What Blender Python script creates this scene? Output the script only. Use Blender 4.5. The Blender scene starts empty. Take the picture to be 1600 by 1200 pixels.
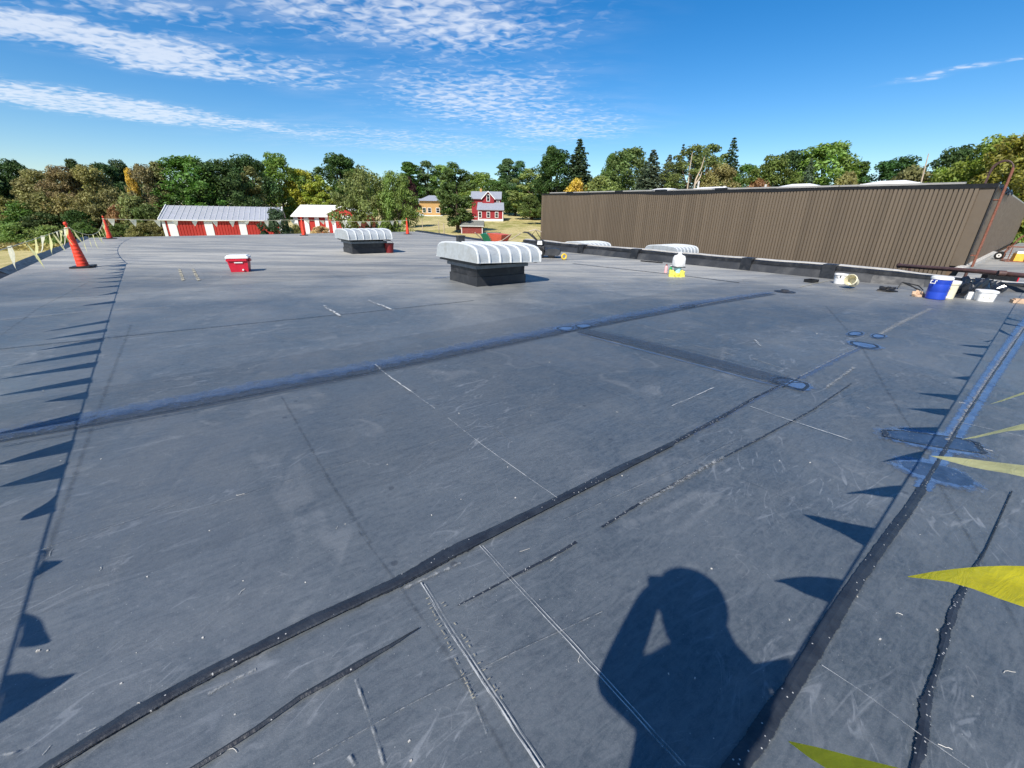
import bpy, math, random
import numpy as np
from math import radians, sin, cos, pi, hypot, atan2, tan

# ------------------------------------------------------------------ camera, sky, sun, exposure
SC = bpy.context.scene
COL = SC.collection
EYE = 1.55                      # eye height above the roof
FPX = 647.0                     # focal length in photo pixels (1600 wide)
PITCH = math.atan(264.0 / FPX)
ROLL = 0.014
SUN_ELEV = radians(45.2)
SUNRAY = np.array([0.2886, 0.6423, -0.7100])      # direction the light travels

cam_d = bpy.data.cameras.new('camera')
cam_d.sensor_fit = 'HORIZONTAL'; cam_d.sensor_width = 36.0
cam_d.lens = FPX / 1600 * 36.0
cam_d.clip_start = 0.02; cam_d.clip_end = 3000
cam = bpy.data.objects.new('camera', cam_d); COL.objects.link(cam)
from mathutils import Matrix, Vector
cam.matrix_world = (Matrix.Translation((0, 0, EYE)) @ Matrix.Rotation(pi / 2 - PITCH, 4, 'X')
                    @ Matrix.Rotation(ROLL, 4, 'Z'))
SC.camera = cam
SC.view_settings.view_transform = 'Standard'; SC.view_settings.look = 'None'
SC.cycles.max_bounces = 5; SC.cycles.diffuse_bounces = 3; SC.cycles.glossy_bounces = 2; SC.cycles.transmission_bounces = 2; SC.cycles.transparent_max_bounces = 6; SC.cycles.adaptive_threshold = .02
SC.view_settings.exposure = 0.40; SC.view_settings.gamma = 1.0

sun_d = bpy.data.lights.new('sun', 'SUN'); sun_d.energy = 4.9; sun_d.angle = radians(0.53)
sun_d.color = (1.0, 0.94, 0.85)
sun = bpy.data.objects.new('sun', sun_d); COL.objects.link(sun)
sun.rotation_euler = Vector(SUNRAY).to_track_quat('-Z', 'Y').to_euler()
sun.location = (-20, -40, 60)


class NT:
    """tiny helper to write node trees"""
    def __init__(s, tree): s.t = tree
    def n(s, typ, ins=None, **props):
        nd = s.t.nodes.new(typ)
        for k, v in props.items(): setattr(nd, k, v)
        for k, v in (ins or {}).items():
            sock = nd.inputs[k]
            if isinstance(v, bpy.types.NodeSocket): s.t.links.new(v, sock)
            else: sock.default_value = v
        return nd
    def m(s, op, a, b=0.0, c=0.0, clamp=False):
        nd = s.n('ShaderNodeMath', {0: a, 1: b, 2: c}, operation=op); nd.use_clamp = clamp
        return nd.outputs[0]
    def vm(s, op, a, b=(0, 0, 0)):
        nd = s.n('ShaderNodeVectorMath', {0: a, 1: b}, operation=op)
        return nd.outputs['Value'] if op in ('LENGTH', 'DOT_PRODUCT') else nd.outputs[0]
    def mr(s, v, a, b, c=0.0, d=1.0, kind='SMOOTHSTEP'):
        return s.n('ShaderNodeMapRange', {'Value': v, 'From Min': a, 'From Max': b, 'To Min': c, 'To Max': d},
                   interpolation_type=kind).outputs[0]
    dim = '3D'
    def noise(s, vec, scale, detail=4, rough=.55, dist=0.0):
        nd = s.n('ShaderNodeTexNoise', noise_dimensions=s.dim)
        for k, v in (('Vector', vec), ('Scale', scale), ('Detail', detail), ('Roughness', rough), ('Distortion', dist)):
            if isinstance(v, bpy.types.NodeSocket): s.t.links.new(v, nd.inputs[k])
            else: nd.inputs[k].default_value = v
        return nd.outputs['Fac']
    def mapping(s, vec, loc=(0, 0, 0), rot=(0, 0, 0), scale=(1, 1, 1), kind='POINT'):
        return s.n('ShaderNodeMapping', {'Vector': vec, 'Location': loc, 'Rotation': rot, 'Scale': scale},
                   vector_type=kind).outputs[0]
    def stretch(s, vec, ang, sx, sy, off=0.0):      # long axis at ang degrees
        return s.mapping(s.mapping(vec, loc=(off, off, 0), rot=(0, 0, radians(-ang))), scale=(sx, sy, 1))
    def mix(s, f, a, b, blend='MIX'):
        nd = s.n('ShaderNodeMix', data_type='RGBA', blend_type=blend)
        for sock, v in ((nd.inputs[0], f), (nd.inputs[6], a), (nd.inputs[7], b)):
            if isinstance(v, bpy.types.NodeSocket): s.t.links.new(v, sock)
            else: sock.default_value = v if not (isinstance(v, tuple) and len(v) == 3) else (*v, 1)
        return nd.outputs[2]


def build_world():
    w = bpy.data.worlds.new('World'); SC.world = w; w.use_nodes = True
    nt = NT(w.node_tree); w.node_tree.nodes.clear(); nt.dim = '2D'
    w.cycles.sampling_method = 'MANUAL'; w.cycles.sample_map_resolution = 256
    sky = nt.n('ShaderNodeTexSky', sky_type='NISHITA')
    sky.sun_disc = False; sky.sun_elevation = SUN_ELEV
    sky.sun_rotation = math.atan2(-SUNRAY[0], -SUNRAY[1])
    sky.altitude = 250; sky.air_density = 1.0; sky.dust_density = 0.5; sky.ozone_density = 3.0
    hs = nt.n('ShaderNodeHueSaturation', {'Saturation': 1.42, 'Value': 1.0, 'Hue': 0.503, 'Color': sky.outputs[0]})
    d = nt.n('ShaderNodeTexCoord').outputs['Generated']
    sx = nt.n('ShaderNodeSeparateXYZ', {0: d})
    z = nt.m('ADD', nt.m('MAXIMUM', sx.outputs[2], 0.0), 0.05)
    uv = nt.n('ShaderNodeCombineXYZ', {0: nt.m('DIVIDE', sx.outputs[0], z), 1: nt.m('DIVIDE', sx.outputs[1], z)}).outputs[0]
    # cloud fields: (centre u, v, half length, half width, angle deg, weight) on the flat cloud layer
    blobs = [(-2.3, 2.65, 1.15, .30, 40, 1.0), (-3.3, 3.75, 2.2, .42, 42, 1.0), (-1.9, 2.2, .9, .35, 30, .6),
             (-1.6, 3.1, .7, .4, 25, .6), (-0.5, 2.45, .95, .6, 10, .72), (-.2, 3.8, 1.1, .95, 40, .66),
             (.4, 4.6, .8, .9, 60, .6), (-1.2, 5.2, 1.9, .9, 20, .52), (2.56, 2.88, .36, .055, -53, .66), (-.5, 1.7, 1.6, .5, 0, .5)]
    tot = None
    warp = nt.n('ShaderNodeTexNoise', {'Vector': uv, 'Scale': 1.6, 'Detail': 2}).outputs['Color']
    uvw = nt.vm('ADD', uv, nt.vm('SCALE', nt.vm('SUBTRACT', warp, (.5, .5, .5))))
    uvw.node.inputs[1].links[0].from_node.inputs['Scale'].default_value = .7
    for (u, v, a, b, ang, wt) in blobs:
        q = nt.mapping(uvw, loc=(u, v, 0), rot=(0, 0, radians(ang)), scale=(a, b, 1), kind='TEXTURE')
        g = nt.mr(nt.vm('LENGTH', q), 1.5, 0.15, 0.0, wt)
        tot = g if tot is None else nt.m('MAXIMUM', tot, g)
    grain = nt.noise(nt.mapping(uv, rot=(0, 0, radians(25)), scale=(1.0, 1.35, 1)), 13.0, 2.0, .5, .4)
    soft = nt.noise(nt.mapping(uv, rot=(0, 0, radians(40)), scale=(.6, 1.5, 1)), 3.0, 4.0, .62, .2)
    n = nt.m('ADD', nt.m('MULTIPLY', grain, .64), nt.m('MULTIPLY', soft, .36))
    thr = nt.m('SUBTRACT', .68, nt.m('MULTIPLY', tot, .40))
    dens = nt.mr(nt.m('SUBTRACT', n, thr), -.12, .30)
    dens = nt.m('MULTIPLY', dens, nt.m('MULTIPLY', nt.mr(tot, 0.0, .7), .66))
    veil = nt.m('MULTIPLY', nt.mr(soft, .35, .75), nt.m('MULTIPLY', tot, .30))
    dens = nt.m('MAXIMUM', dens, veil)
    dens = nt.m('MULTIPLY', dens, nt.mr(sx.outputs[2], 0.03, 0.16))
    cl = nt.mix(dens, hs.outputs[0], (6.6, 6.9, 7.4))
    bg = nt.n('ShaderNodeBackground', {'Color': cl, 'Strength': 0.112})
    out = nt.n('ShaderNodeOutputWorld', {'Surface': bg.outputs[0]})
build_world()

# ------------------------------------------------------------------ helpers: positions
_cp, _sp = cos(PITCH), sin(PITCH)
def ray(px, py):
    x = (px - 800) / FPX; y = (py - 600) / FPX
    c, s = cos(-ROLL), sin(-ROLL); x, y = c * x - s * y, s * x + c * y
    return np.array([x, _cp - _sp * y, -(_sp + _cp * y)])
def G(px, py, z=0.0):
    r = ray(px, py); t = (z - EYE) / r[2]
    return np.array([0, 0, EYE]) + t * r
def at(px, py, Y):
    r = ray(px, py)
    return np.array([0, 0, EYE]) + r * (Y / r[1])
def terrain(x, y):
    t = max(0.0, y - 45.0); t2 = t * t / (t + 12.0)
    return -3.6 + .05 * min(t2, 170) + .25 * sin(x * .05 + 1) * min(1, t / 60)

# ------------------------------------------------------------------ helpers: meshes and objects
class MB:
    def __init__(s): s.v = []; s.f = []; s.mi = []; s.cur = 0
    def add(s, vs, fs):
        o = len(s.v); s.v += [tuple(map(float, p)) for p in vs]
        for f in fs: s.f.append(tuple(i + o for i in f)); s.mi.append(s.cur)
        return s
    def box(s, c, size, rz=0.0, top=1.0, tilt=None):
        hx, hy, hz = size[0] / 2, size[1] / 2, size[2] / 2
        P = []
        for dz, k in ((-hz, 1.0), (hz, top)):
            for dx, dy in ((-hx, -hy), (hx, -hy), (hx, hy), (-hx, hy)): P.append((dx * k, dy * k, dz))
        R = Matrix.Rotation(rz, 3, 'Z')
        if tilt: R = R @ Matrix.Rotation(tilt[0], 3, 'X') @ Matrix.Rotation(tilt[1], 3, 'Y')
        P = [R @ Vector(p) + Vector(c) for p in P]
        return s.add(P, [(0, 3, 2, 1), (4, 5, 6, 7), (0, 1, 5, 4), (1, 2, 6, 5), (2, 3, 7, 6), (3, 0, 4, 7)])
    def tube(s, pts, r, n=8, caps=True, closed=False):
        pts = [Vector(p) for p in pts]; rr = r if isinstance(r, (list, tuple)) else [r] * len(pts)
        vs = []; up = Vector((0, 0, 1)); prev = None
        for i, p in enumerate(pts):
            d = (pts[min(i + 1, len(pts) - 1)] - pts[max(i - 1, 0)])
            if d.length < 1e-9: d = Vector((0, 0, 1))
            d.normalize()
            a = prev if prev is not None else (up if abs(d.z) < .9 else Vector((1, 0, 0)))
            u = (a - d * a.dot(d))
            if u.length < 1e-6: u = Vector((1, 0, 0)) - d * d.x
            u.normalize(); w = d.cross(u); prev = u
            for k in range(n):
                t = 2 * pi * k / n; vs.append(p + (u * cos(t) + w * sin(t)) * rr[i])
        fs = []
        for i in range(len(pts) - 1):
            for k in range(n):
                k2 = (k + 1) % n; fs.append((i * n + k, i * n + k2, (i + 1) * n + k2, (i + 1) * n + k))
        if caps:
            fs.append(tuple(range(n - 1, -1, -1))); o = (len(pts) - 1) * n; fs.append(tuple(o + k for k in range(n)))
        return s.add(vs, fs)
    def lathe(s, prof, c=(0, 0, 0), n=20, sq=None):
        vs = []
        for (r, z) in prof:
            for k in range(n):
                t = 2 * pi * (k + .5) / n
                if sq:   # squarish section
                    q = (abs(cos(t)) ** sq + abs(sin(t)) ** sq) ** (-1 / sq)
                else: q = 1
                vs.append((c[0] + r * q * cos(t), c[1] + r * q * sin(t), c[2] + z))
        fs = []
        for i in range(len(prof) - 1):
            for k in range(n):
                k2 = (k + 1) % n; fs.append((i * n + k, i * n + k2, (i + 1) * n + k2, (i + 1) * n + k))
        fs.append(tuple(range(n - 1, -1, -1))); o = (len(prof) - 1) * n; fs.append(tuple(o + k for k in range(n)))
        return s.add(vs, fs)
    def prism(s, poly, z0, z1):
        n = len(poly); z0s = z0 if hasattr(z0, '__len__') else [z0] * n; z1s = z1 if hasattr(z1, '__len__') else [z1] * n
        vs = [(p[0], p[1], z) for p, z in zip(poly, z0s)] + [(p[0], p[1], z) for p, z in zip(poly, z1s)]
        fs = [tuple(range(n - 1, -1, -1)), tuple(range(n, 2 * n))]
        fs += [(i, (i + 1) % n, n + (i + 1) % n, n + i) for i in range(n)]
        return s.add(vs, fs)
    def loft(s, a, b):       # two equal outlines
        n = len(a)
        return s.add(list(a) + list(b), [tuple(range(n - 1, -1, -1)), tuple(range(n, 2 * n))] +
                     [(i, (i + 1) % n, n + (i + 1) % n, n + i) for i in range(n)])
    def build(s, name, mats, parent=None, smooth=False, loc=None, rz=0.0):
        me = bpy.data.meshes.new(name); me.from_pydata(s.v, [], s.f)
        mats = mats if isinstance(mats, (list, tuple)) else [mats]
        for m in mats: me.materials.append(m)
        if len(mats) > 1: me.polygons.foreach_set('material_index', s.mi)
        if smooth:
            me.polygons.foreach_set('use_smooth', [True] * len(me.polygons))
            try: me.set_sharp_from_angle(angle=radians(40))
            except Exception: pass
        me.update()
        o = bpy.data.objects.new(name, me); COL.objects.link(o)
        if parent is not None: o.parent = parent
        if loc is not None: o.location = loc
        o.rotation_euler[2] = rz
        return o

def tag(o, label=None, cat=None, group=None, kind=None):
    if label: o['label'] = label
    if cat: o['category'] = cat
    if group: o['group'] = group
    if kind: o['kind'] = kind
    return o
def thing(name, label, cat, loc=(0, 0, 0), rz=0.0, group=None):
    o = bpy.data.objects.new(name, None); COL.objects.link(o); o.empty_display_size = .2
    o.location = [float(c) for c in loc]; o.rotation_euler[2] = rz
    return tag(o, label, cat, group)
def copy_tree(o, parent=None):
    c = o.copy(); COL.objects.link(c); c.parent = parent
    for ch in list(o.children): copy_tree(ch, c)
    return c

# ------------------------------------------------------------------ materials
def srgb(r, g, b):
    f = lambda c: ((c / 255 + .055) / 1.055) ** 2.4 if c > 10 else c / 255 / 12.92
    return (f(r), f(g), f(b))
def mat(name, col, rough=.6, spec=.4, metal=0.0, var=.18, vscale=6.0, dirt=None, dscale=2.0, damt=.3, bump=0.0, bscale=40.0, coat=0.0):
    m = bpy.data.materials.new(name); m.use_nodes = True
    nt = NT(m.node_tree); b = m.node_tree.nodes['Principled BSDF']
    P = nt.n('ShaderNodeTexCoord').outputs['Object']
    n1 = nt.noise(P, vscale, 5, .6)
    k = nt.mr(n1, .25, .75, 1 - var, 1 + var, 'LINEAR')
    c = nt.vm('SCALE', (0, 0, 0)); c.node.inputs[0].default_value = col[:3]; m.node_tree.links.new(k, c.node.inputs['Scale'])
    if dirt:
        n2 = nt.noise(P, dscale, 6, .65, .4)
        c = nt.mix(nt.mr(n2, .45, .72, 0, damt), c, dirt)
    m.node_tree.links.new(c, b.inputs['Base Color'])
    m.node_tree.links.new(nt.mr(nt.noise(P, vscale * 2.3, 3), .3, .7, max(0, rough - .1), min(1, rough + .1)), b.inputs['Roughness'])
    b.inputs['Specular IOR Level'].default_value = spec; b.inputs['Metallic'].default_value = metal
    b.inputs['Coat Weight'].default_value = coat
    if bump:
        bp = nt.n('ShaderNodeBump', {'Height': nt.noise(P, bscale, 4), 'Strength': bump, 'Distance': .01})
        m.node_tree.links.new(bp.outputs[0], b.inputs['Normal'])
    return m

M = {}
M['rubber'] = mat('black_rubber', (.012, .013, .016), .42, .5, var=.4, vscale=5, dirt=(.09, .09, .09), dscale=4, damt=.35, bump=.3, bscale=12)
M['rubberdusty'] = mat('dusty_rubber', (.024, .026, .030), .6, .4, var=.3, vscale=2, dirt=(.10, .10, .098), dscale=1.2, damt=.45, bump=.3, bscale=14)
M['galv'] = mat('galvanised_sheet', (.42, .45, .46), .5, .45, metal=.2, var=.10, vscale=14, dirt=(.30, .30, .27), dscale=3.0, damt=.6)
M['galvrib'] = mat('standing_seam', (.60, .61, .60), .38, .5, metal=.15, var=.07, vscale=9)  # whiter than the hood sheet: sun catching the vent ribs is in the colour
M['darkmetal'] = mat('dark_metal', (.035, .036, .038), .45, .5, var=.3)
M['steelrim'] = mat('dull_steel', (.16, .18, .20), .45, .5, metal=.5, var=.2, vscale=10)
M['orange'] = mat('orange_plastic', (.80, .055, .02), .45, .45, var=.08, dirt=(.45, .09, .05), dscale=5, damt=.4)
M['white'] = mat('white_plastic', (.78, .77, .74), .45, .45, var=.06, dirt=(.5, .47, .4), dscale=8, damt=.4)
M['cream'] = mat('cream_plastic', (.72, .67, .48), .5, .4, var=.08, dirt=(.45, .38, .26), dscale=9, damt=.5)
M['redplastic'] = mat('red_plastic', (.55, .012, .035), .4, .45, var=.1)
M['darkred'] = mat('dark_red_plastic', (.16, .012, .014), .5, .4, var=.15)
M['blueplastic'] = mat('blue_plastic', (.015, .055, .42), .4, .45, var=.1)
M['blackplastic'] = mat('black_plastic', (.012, .012, .013), .45, .45, var=.2)
M['bag'] = mat('black_film', (.010, .013, .02), .22, .6, var=.2)
M['brown'] = mat('brown_metal_siding', (.138, .106, .073), .5, .35, var=.06, vscale=3, dirt=(.15, .125, .10), dscale=1.2, damt=.4)
M['brownend'] = mat('brown_flat_siding', (.165, .115, .076), .6, .2, var=.05, vscale=2, dirt=(.14, .098, .066), dscale=.9, damt=.5)
M['coping'] = mat('grey_coping', (.30, .29, .27), .5, .4, var=.12, vscale=3)
M['edgeblack'] = mat('black_edge_membrane', (.012, .013, .016), .4, .5, var=.3)
M['whitetrim'] = mat('white_trim', (.52, .50, .46), .55, .35, var=.15, vscale=7, dirt=(.3, .27, .22), dscale=5, damt=.6)
M['skylight'] = mat('white_dome', (.80, .79, .75), .35, .5, var=.04)
M['rust'] = mat('rusty_steel', (.19, .075, .05), .8, .2, var=.5, vscale=25, dirt=(.30, .16, .12), dscale=18, damt=.7)
M['pipebrown'] = mat('brown_painted_pipe', (.075, .042, .038), .5, .4, var=.3, vscale=9, dirt=(.14, .07, .05), dscale=8, damt=.6)
M['redmetal'] = mat('red_metal_siding', (.42, .035, .025), .45, .4, var=.1, vscale=2, dirt=(.28, .03, .025), dscale=1, damt=.3)
M['redwood'] = mat('dark_red_boards', (.27, .022, .028), .6, .3, var=.15, vscale=2)
M['redshed'] = mat('weathered_red_boards', (.20, .035, .03), .7, .25, var=.3, vscale=3, dirt=(.22, .12, .09), dscale=4, damt=.6)
M['whitewood'] = mat('white_paint', (.76, .76, .73), .55, .35, var=.06, vscale=2)
M['metalroof'] = mat('pale_metal_roof', (.46, .47, .50), .4, .5, metal=.2, var=.08, vscale=1.5, dirt=(.36, .37, .40), dscale=.8, damt=.4)
M['shingle'] = mat('grey_shingles', (.27, .29, .33), .8, .2, var=.2, vscale=5, dirt=(.20, .21, .23), dscale=2, damt=.5)
M['shedroof'] = mat('worn_shingles', (.15, .155, .14), .85, .2, var=.25, vscale=6)
M['tanbrick'] = mat('tan_brick', (.46, .27, .10), .75, .25, var=.15, vscale=5, dirt=(.5, .36, .18), dscale=1.2, damt=.5)
M['glass'] = mat('window_glass', (.02, .025, .03), .08, .6, var=.1)
M['carwhite'] = mat('white_car_paint', (.75, .76, .77), .25, .5, var=.03, coat=.5)
M['wheelwhite'] = mat('white_wheel', (.72, .71, .68), .45, .4, var=.08)
M['tyre'] = mat('tyre_rubber', (.016, .016, .016), .8, .25, var=.3)
M['greenpaint'] = mat('green_paint', (.015, .16, .075), .45, .4, var=.12)
M['redorange'] = mat('red_orange_paint', (.55, .10, .05), .5, .4, var=.15)
M['machineyellow'] = mat('yellow_paint', (.72, .40, .05), .45, .4, var=.15)
M['yellowrag'] = mat('yellow_cloth', (.72, .66, .12), .8, .15, var=.2, vscale=14)
M['bluerag'] = mat('pale_blue_plastic', (.42, .68, .72), .5, .35, var=.15)
M['tan'] = mat('tan_cardboard', (.52, .36, .24), .8, .2, var=.2, vscale=12)
M['pink'] = mat('pink_liquid_bottle', (.75, .38, .38), .4, .4, var=.1)
M['greenlabel'] = mat('green_label', (.03, .28, .09), .45, .4, var=.15)
M['yellowtape'] = mat('yellow_tape', (.75, .5, .04), .45, .4, var=.1)
M['rope'] = mat('pale_rope', (.62, .58, .42), .8, .2, var=.2, vscale=30)
M['bark'] = mat('bark', (.11, .085, .062), .9, .15, var=.35, vscale=3, bump=.5, bscale=8)
M['deadwood'] = mat('pale_dead_wood', (.46, .38, .29), .9, .15, var=.25, vscale=3)
M['skin'] = mat('skin', (.52, .30, .21), .5, .35, var=.05)
M['shirt'] = mat('dark_shirt', (.04, .05, .07), .85, .2, var=.15)
M['trousers'] = mat('dark_trousers', (.03, .035, .05), .85, .2, var=.15)
M['hair'] = mat('dark_cap', (.03, .025, .02), .8, .2, var=.2)
M['gravel'] = mat('pale_gravel', (.46, .41, .33), .9, .15, var=.2, vscale=2)
M['wire'] = mat('wire', (.03, .03, .03), .6, .3)

def vary_per_object(m, amt):     # each sheet a shade of its own
    t = m.node_tree; b = t.nodes['Principled BSDF']; nt = NT(t); src = b.inputs['Base Color'].links[0].from_socket
    k = nt.mr(nt.n('ShaderNodeObjectInfo').outputs['Random'], 0, 1, 1 - amt, 1 + amt, 'LINEAR')
    c = nt.n('ShaderNodeVectorMath', {0: src, 'Scale': k}, operation='SCALE').outputs[0]; t.links.new(c, b.inputs['Base Color'])
for k_, a_ in (('brown', .10), ('brownend', .05), ('redmetal', .08)): vary_per_object(M[k_], a_)
def pennant_mat(name, col):
    m = bpy.data.materials.new(name); m.use_nodes = True; t = m.node_tree; nt = NT(t); t.nodes.clear()
    P = nt.n('ShaderNodeTexCoord').outputs['Object']
    c = nt.mix(nt.mr(nt.noise(P, 14, 4), .35, .7), col, tuple(x * .78 for x in col))
    cr = nt.noise(nt.stretch(P, 35, .6, 1.6), 16, 4, .6, 1.2)
    bp = nt.n('ShaderNodeBump', {'Height': cr, 'Strength': .35, 'Distance': .02})
    d = nt.n('ShaderNodeBsdfPrincipled', {'Base Color': c, 'Roughness': .38, 'Specular IOR Level': .4, 'Normal': bp.outputs[0]})
    tr = nt.n('ShaderNodeBsdfTranslucent', {'Color': c, 'Normal': bp.outputs[0]})
    mx = nt.n('ShaderNodeMixShader', {0: .58, 1: d.outputs[0], 2: tr.outputs[0]})
    nt.n('ShaderNodeOutputMaterial', {'Surface': mx.outputs[0]})
    return m
M['penyellow'] = pennant_mat('yellow_pennant_plastic', (.90, .80, .04))
M['penpale'] = pennant_mat('faded_pennant_plastic', (.82, .79, .38))
M['penwhite'] = pennant_mat('bleached_pennant_plastic', (.78, .76, .58))

def leaf_mat():
    m = bpy.data.materials.new('foliage'); m.use_nodes = True; t = m.node_tree; nt = NT(t); t.nodes.clear()
    oi = nt.n('ShaderNodeObjectInfo'); g = nt.n('ShaderNodeNewGeometry')
    rnd = g.outputs['Random Per Island']
    P = nt.n('ShaderNodeTexCoord').outputs['Object']
    big = nt.noise(P, .35, 3)
    hsv = nt.n('ShaderNodeHueSaturation', {'Color': oi.outputs['Color'],
               'Hue': nt.mr(big, .3, .7, .485, .515, 'LINEAR'), 'Saturation': nt.mr(rnd, 0, 1, 1.2, .9, 'LINEAR'),
               'Value': nt.m('MULTIPLY', nt.mr(rnd, 0, 1, 1.3, 3.0, 'LINEAR'), nt.mr(big, .3, .7, .7, 1.3, 'LINEAR'))})
    d = nt.n('ShaderNodeBsdfPrincipled', {'Base Color': hsv.outputs[0], 'Roughness': .6, 'Specular IOR Level': .22})
    tr = nt.n('ShaderNodeBsdfTranslucent', {'Color': hsv.outputs[0]})
    mx = nt.n('ShaderNodeMixShader', {0: .34, 1: d.outputs[0], 2: tr.outputs[0]})
    nt.n('ShaderNodeOutputMaterial', {'Surface': mx.outputs[0]})
    return m
M['leaf'] = leaf_mat()

def membrane_mat():
    m = bpy.data.materials.new('roof_membrane'); m.use_nodes = True; t = m.node_tree; nt = NT(t); nt.dim = '2D'
    b = t.nodes['Principled BSDF']
    P = nt.n('ShaderNodeTexCoord').outputs['Object']
    th = radians(-38.5)
    L = nt.mapping(P, rot=(0, 0, th))                  # along the building's own axes
    blotch = nt.noise(P, .35, 4, .6, .5)
    mid = nt.noise(P, 2.3, 5, .68, .6)
    fine = nt.noise(P, 38, 4, .72)
    grit = nt.noise(P, 260, 1, .6)
    base = nt.mix(nt.mr(mid, .3, .72), (.035, .047, .057), (.056, .070, .082))
    base = nt.mix(nt.mr(blotch, .35, .7), base, (.072, .086, .097))
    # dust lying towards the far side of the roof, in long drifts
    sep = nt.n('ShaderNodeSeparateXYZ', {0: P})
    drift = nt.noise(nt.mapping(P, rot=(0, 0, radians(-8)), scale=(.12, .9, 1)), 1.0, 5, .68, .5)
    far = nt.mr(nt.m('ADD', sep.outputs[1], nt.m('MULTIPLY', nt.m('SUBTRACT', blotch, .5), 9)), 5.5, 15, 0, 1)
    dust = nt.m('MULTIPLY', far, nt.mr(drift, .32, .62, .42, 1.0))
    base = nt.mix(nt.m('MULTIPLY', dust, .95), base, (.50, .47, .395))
    # fine mottling
    brush = nt.noise(nt.stretch(P, 36, .30, 1.4), 26, 5, .75, .7)
    base = nt.mix(nt.mr(brush, .36, .74, 0, .5), base, (.115, .131, .143))
    base = nt.mix(nt.mr(brush, .5, .22, 0, .5), base, (.034, .042, .054))
    base = nt.mix(nt.mr(fine, .3, .75, 0, .4), base, (.115, .125, .136))
    streak = nt.noise(nt.mapping(P, rot=(0, 0, radians(-12)), scale=(.25, 2.2, 1)), 1.0, 5, .75, .3)
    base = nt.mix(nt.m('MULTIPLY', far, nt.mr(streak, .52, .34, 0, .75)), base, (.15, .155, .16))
    base = nt.mix(nt.mr(grit, .55, .8, 0, .28), base, (.19, .20, .21))
    # scuffs: short stretched streaks in a few directions, in patches
    patch = nt.mr(nt.noise(P, .8, 3, .6), .44, .66)
    tot = None
    for ang, sc_, off, lo, hi in ((30, 9, 3, .58, .78), (62, 15, 11, .60, .78)):
        s = nt.noise(nt.stretch(P, ang, .28, 1.5, off), sc_, 3, .65, 1.1)
        s = nt.mr(s, lo, hi)
        tot = s if tot is None else nt.m('MAXIMUM', tot, s)
    base = nt.mix(nt.m('MULTIPLY', tot, nt.m('ADD', nt.m('MULTIPLY', patch, .34), .05)), base, (.30, .32, .34))
    # curling hairline scratches
    curl = None
    for sc_, off, w in ((1.7, 5, .003), (4.1, 17, .004)):
        c = nt.noise(nt.mapping(P, loc=(off, -off, 0)), sc_, 2.0, .4, 1.6)
        c = nt.mr(nt.m('ABSOLUTE', nt.m('SUBTRACT', c, .5)), w, w * .3)
        c = nt.m('MULTIPLY', c, nt.mr(mid, .5, .6))
        curl = c if curl is None else nt.m('MAXIMUM', curl, c)
    base = nt.mix(nt.m('MULTIPLY', curl, .12), base, (.38, .39, .40))
    # dried puddle rims and chalky patches, each laid sheet a slightly different grey
    pud = nt.noise(nt.mapping(P, loc=(3.1, 8.7, 0)), .55, 3, .55, .4)
    rim = nt.m('MULTIPLY', nt.mr(nt.m('ABSOLUTE', nt.m('SUBTRACT', pud, .56)), .022, .004), nt.mr(mid, .4, .6))
    base = nt.mix(nt.m('MULTIPLY', rim, .16), base, (.26, .27, .275))
    base = nt.mix(nt.mr(pud, .57, .64, 0, .16), base, (.15, .16, .17))
    sheet = nt.n('ShaderNodeTexWhiteNoise', {'W': nt.m('FLOOR', nt.m('DIVIDE', nt.m('ADD', nt.n('ShaderNodeSeparateXYZ', {0: L}).outputs[1], .9), 3.05))}, noise_dimensions='1D').outputs['Value']
    base = nt.n('ShaderNodeVectorMath', {0: base, 'Scale': nt.mr(sheet, 0, 1, .86, 1.12, 'LINEAR')}, operation='SCALE').outputs[0]
    # white crumbs and dark drips
    vo = nt.n('ShaderNodeTexVoronoi', {'Vector': P, 'Scale': 37.0}, voronoi_dimensions='2D')
    pick = nt.m('GREATER_THAN', nt.n('ShaderNodeSeparateColor', {0: vo.outputs['Color']}).outputs[0], .955)
    base = nt.mix(nt.m('MULTIPLY', nt.m('MULTIPLY', nt.mr(vo.outputs['Distance'], .08, .04), pick), .4), base, (.55, .55, .53))
    # dark drips
    vo = nt.n('ShaderNodeTexVoronoi', {'Vector': P, 'Scale': 3.3}, voronoi_dimensions='2D')
    pick = nt.m('GREATER_THAN', nt.n('ShaderNodeSeparateColor', {0: vo.outputs['Color']}).outputs[1], .9)
    base = nt.mix(nt.m('MULTIPLY', nt.m('MULTIPLY', nt.mr(vo.outputs['Distance'], .07, .04), pick), .5), base, (.02, .022, .027))
    t.links.new(base, b.inputs['Base Color'])
    t.links.new(nt.m('ADD', nt.mr(mid, .3, .7, .42, .56), nt.m('MULTIPLY', dust, .25)), b.inputs['Roughness'])
    b.inputs['Specular IOR Level'].default_value = .95
    h = nt.m('ADD', nt.m('MULTIPLY', nt.noise(P, 30, 3, .7), .4), nt.m('MULTIPLY', nt.noise(P, 2.6, 2, .6), 1.5))
    bp = nt.n('ShaderNodeBump', {'Height': h, 'Strength': .35, 'Distance': .012})
    t.links.new(bp.outputs[0], b.inputs['Normal'])
    return m
M['membrane'] = membrane_mat()

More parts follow.
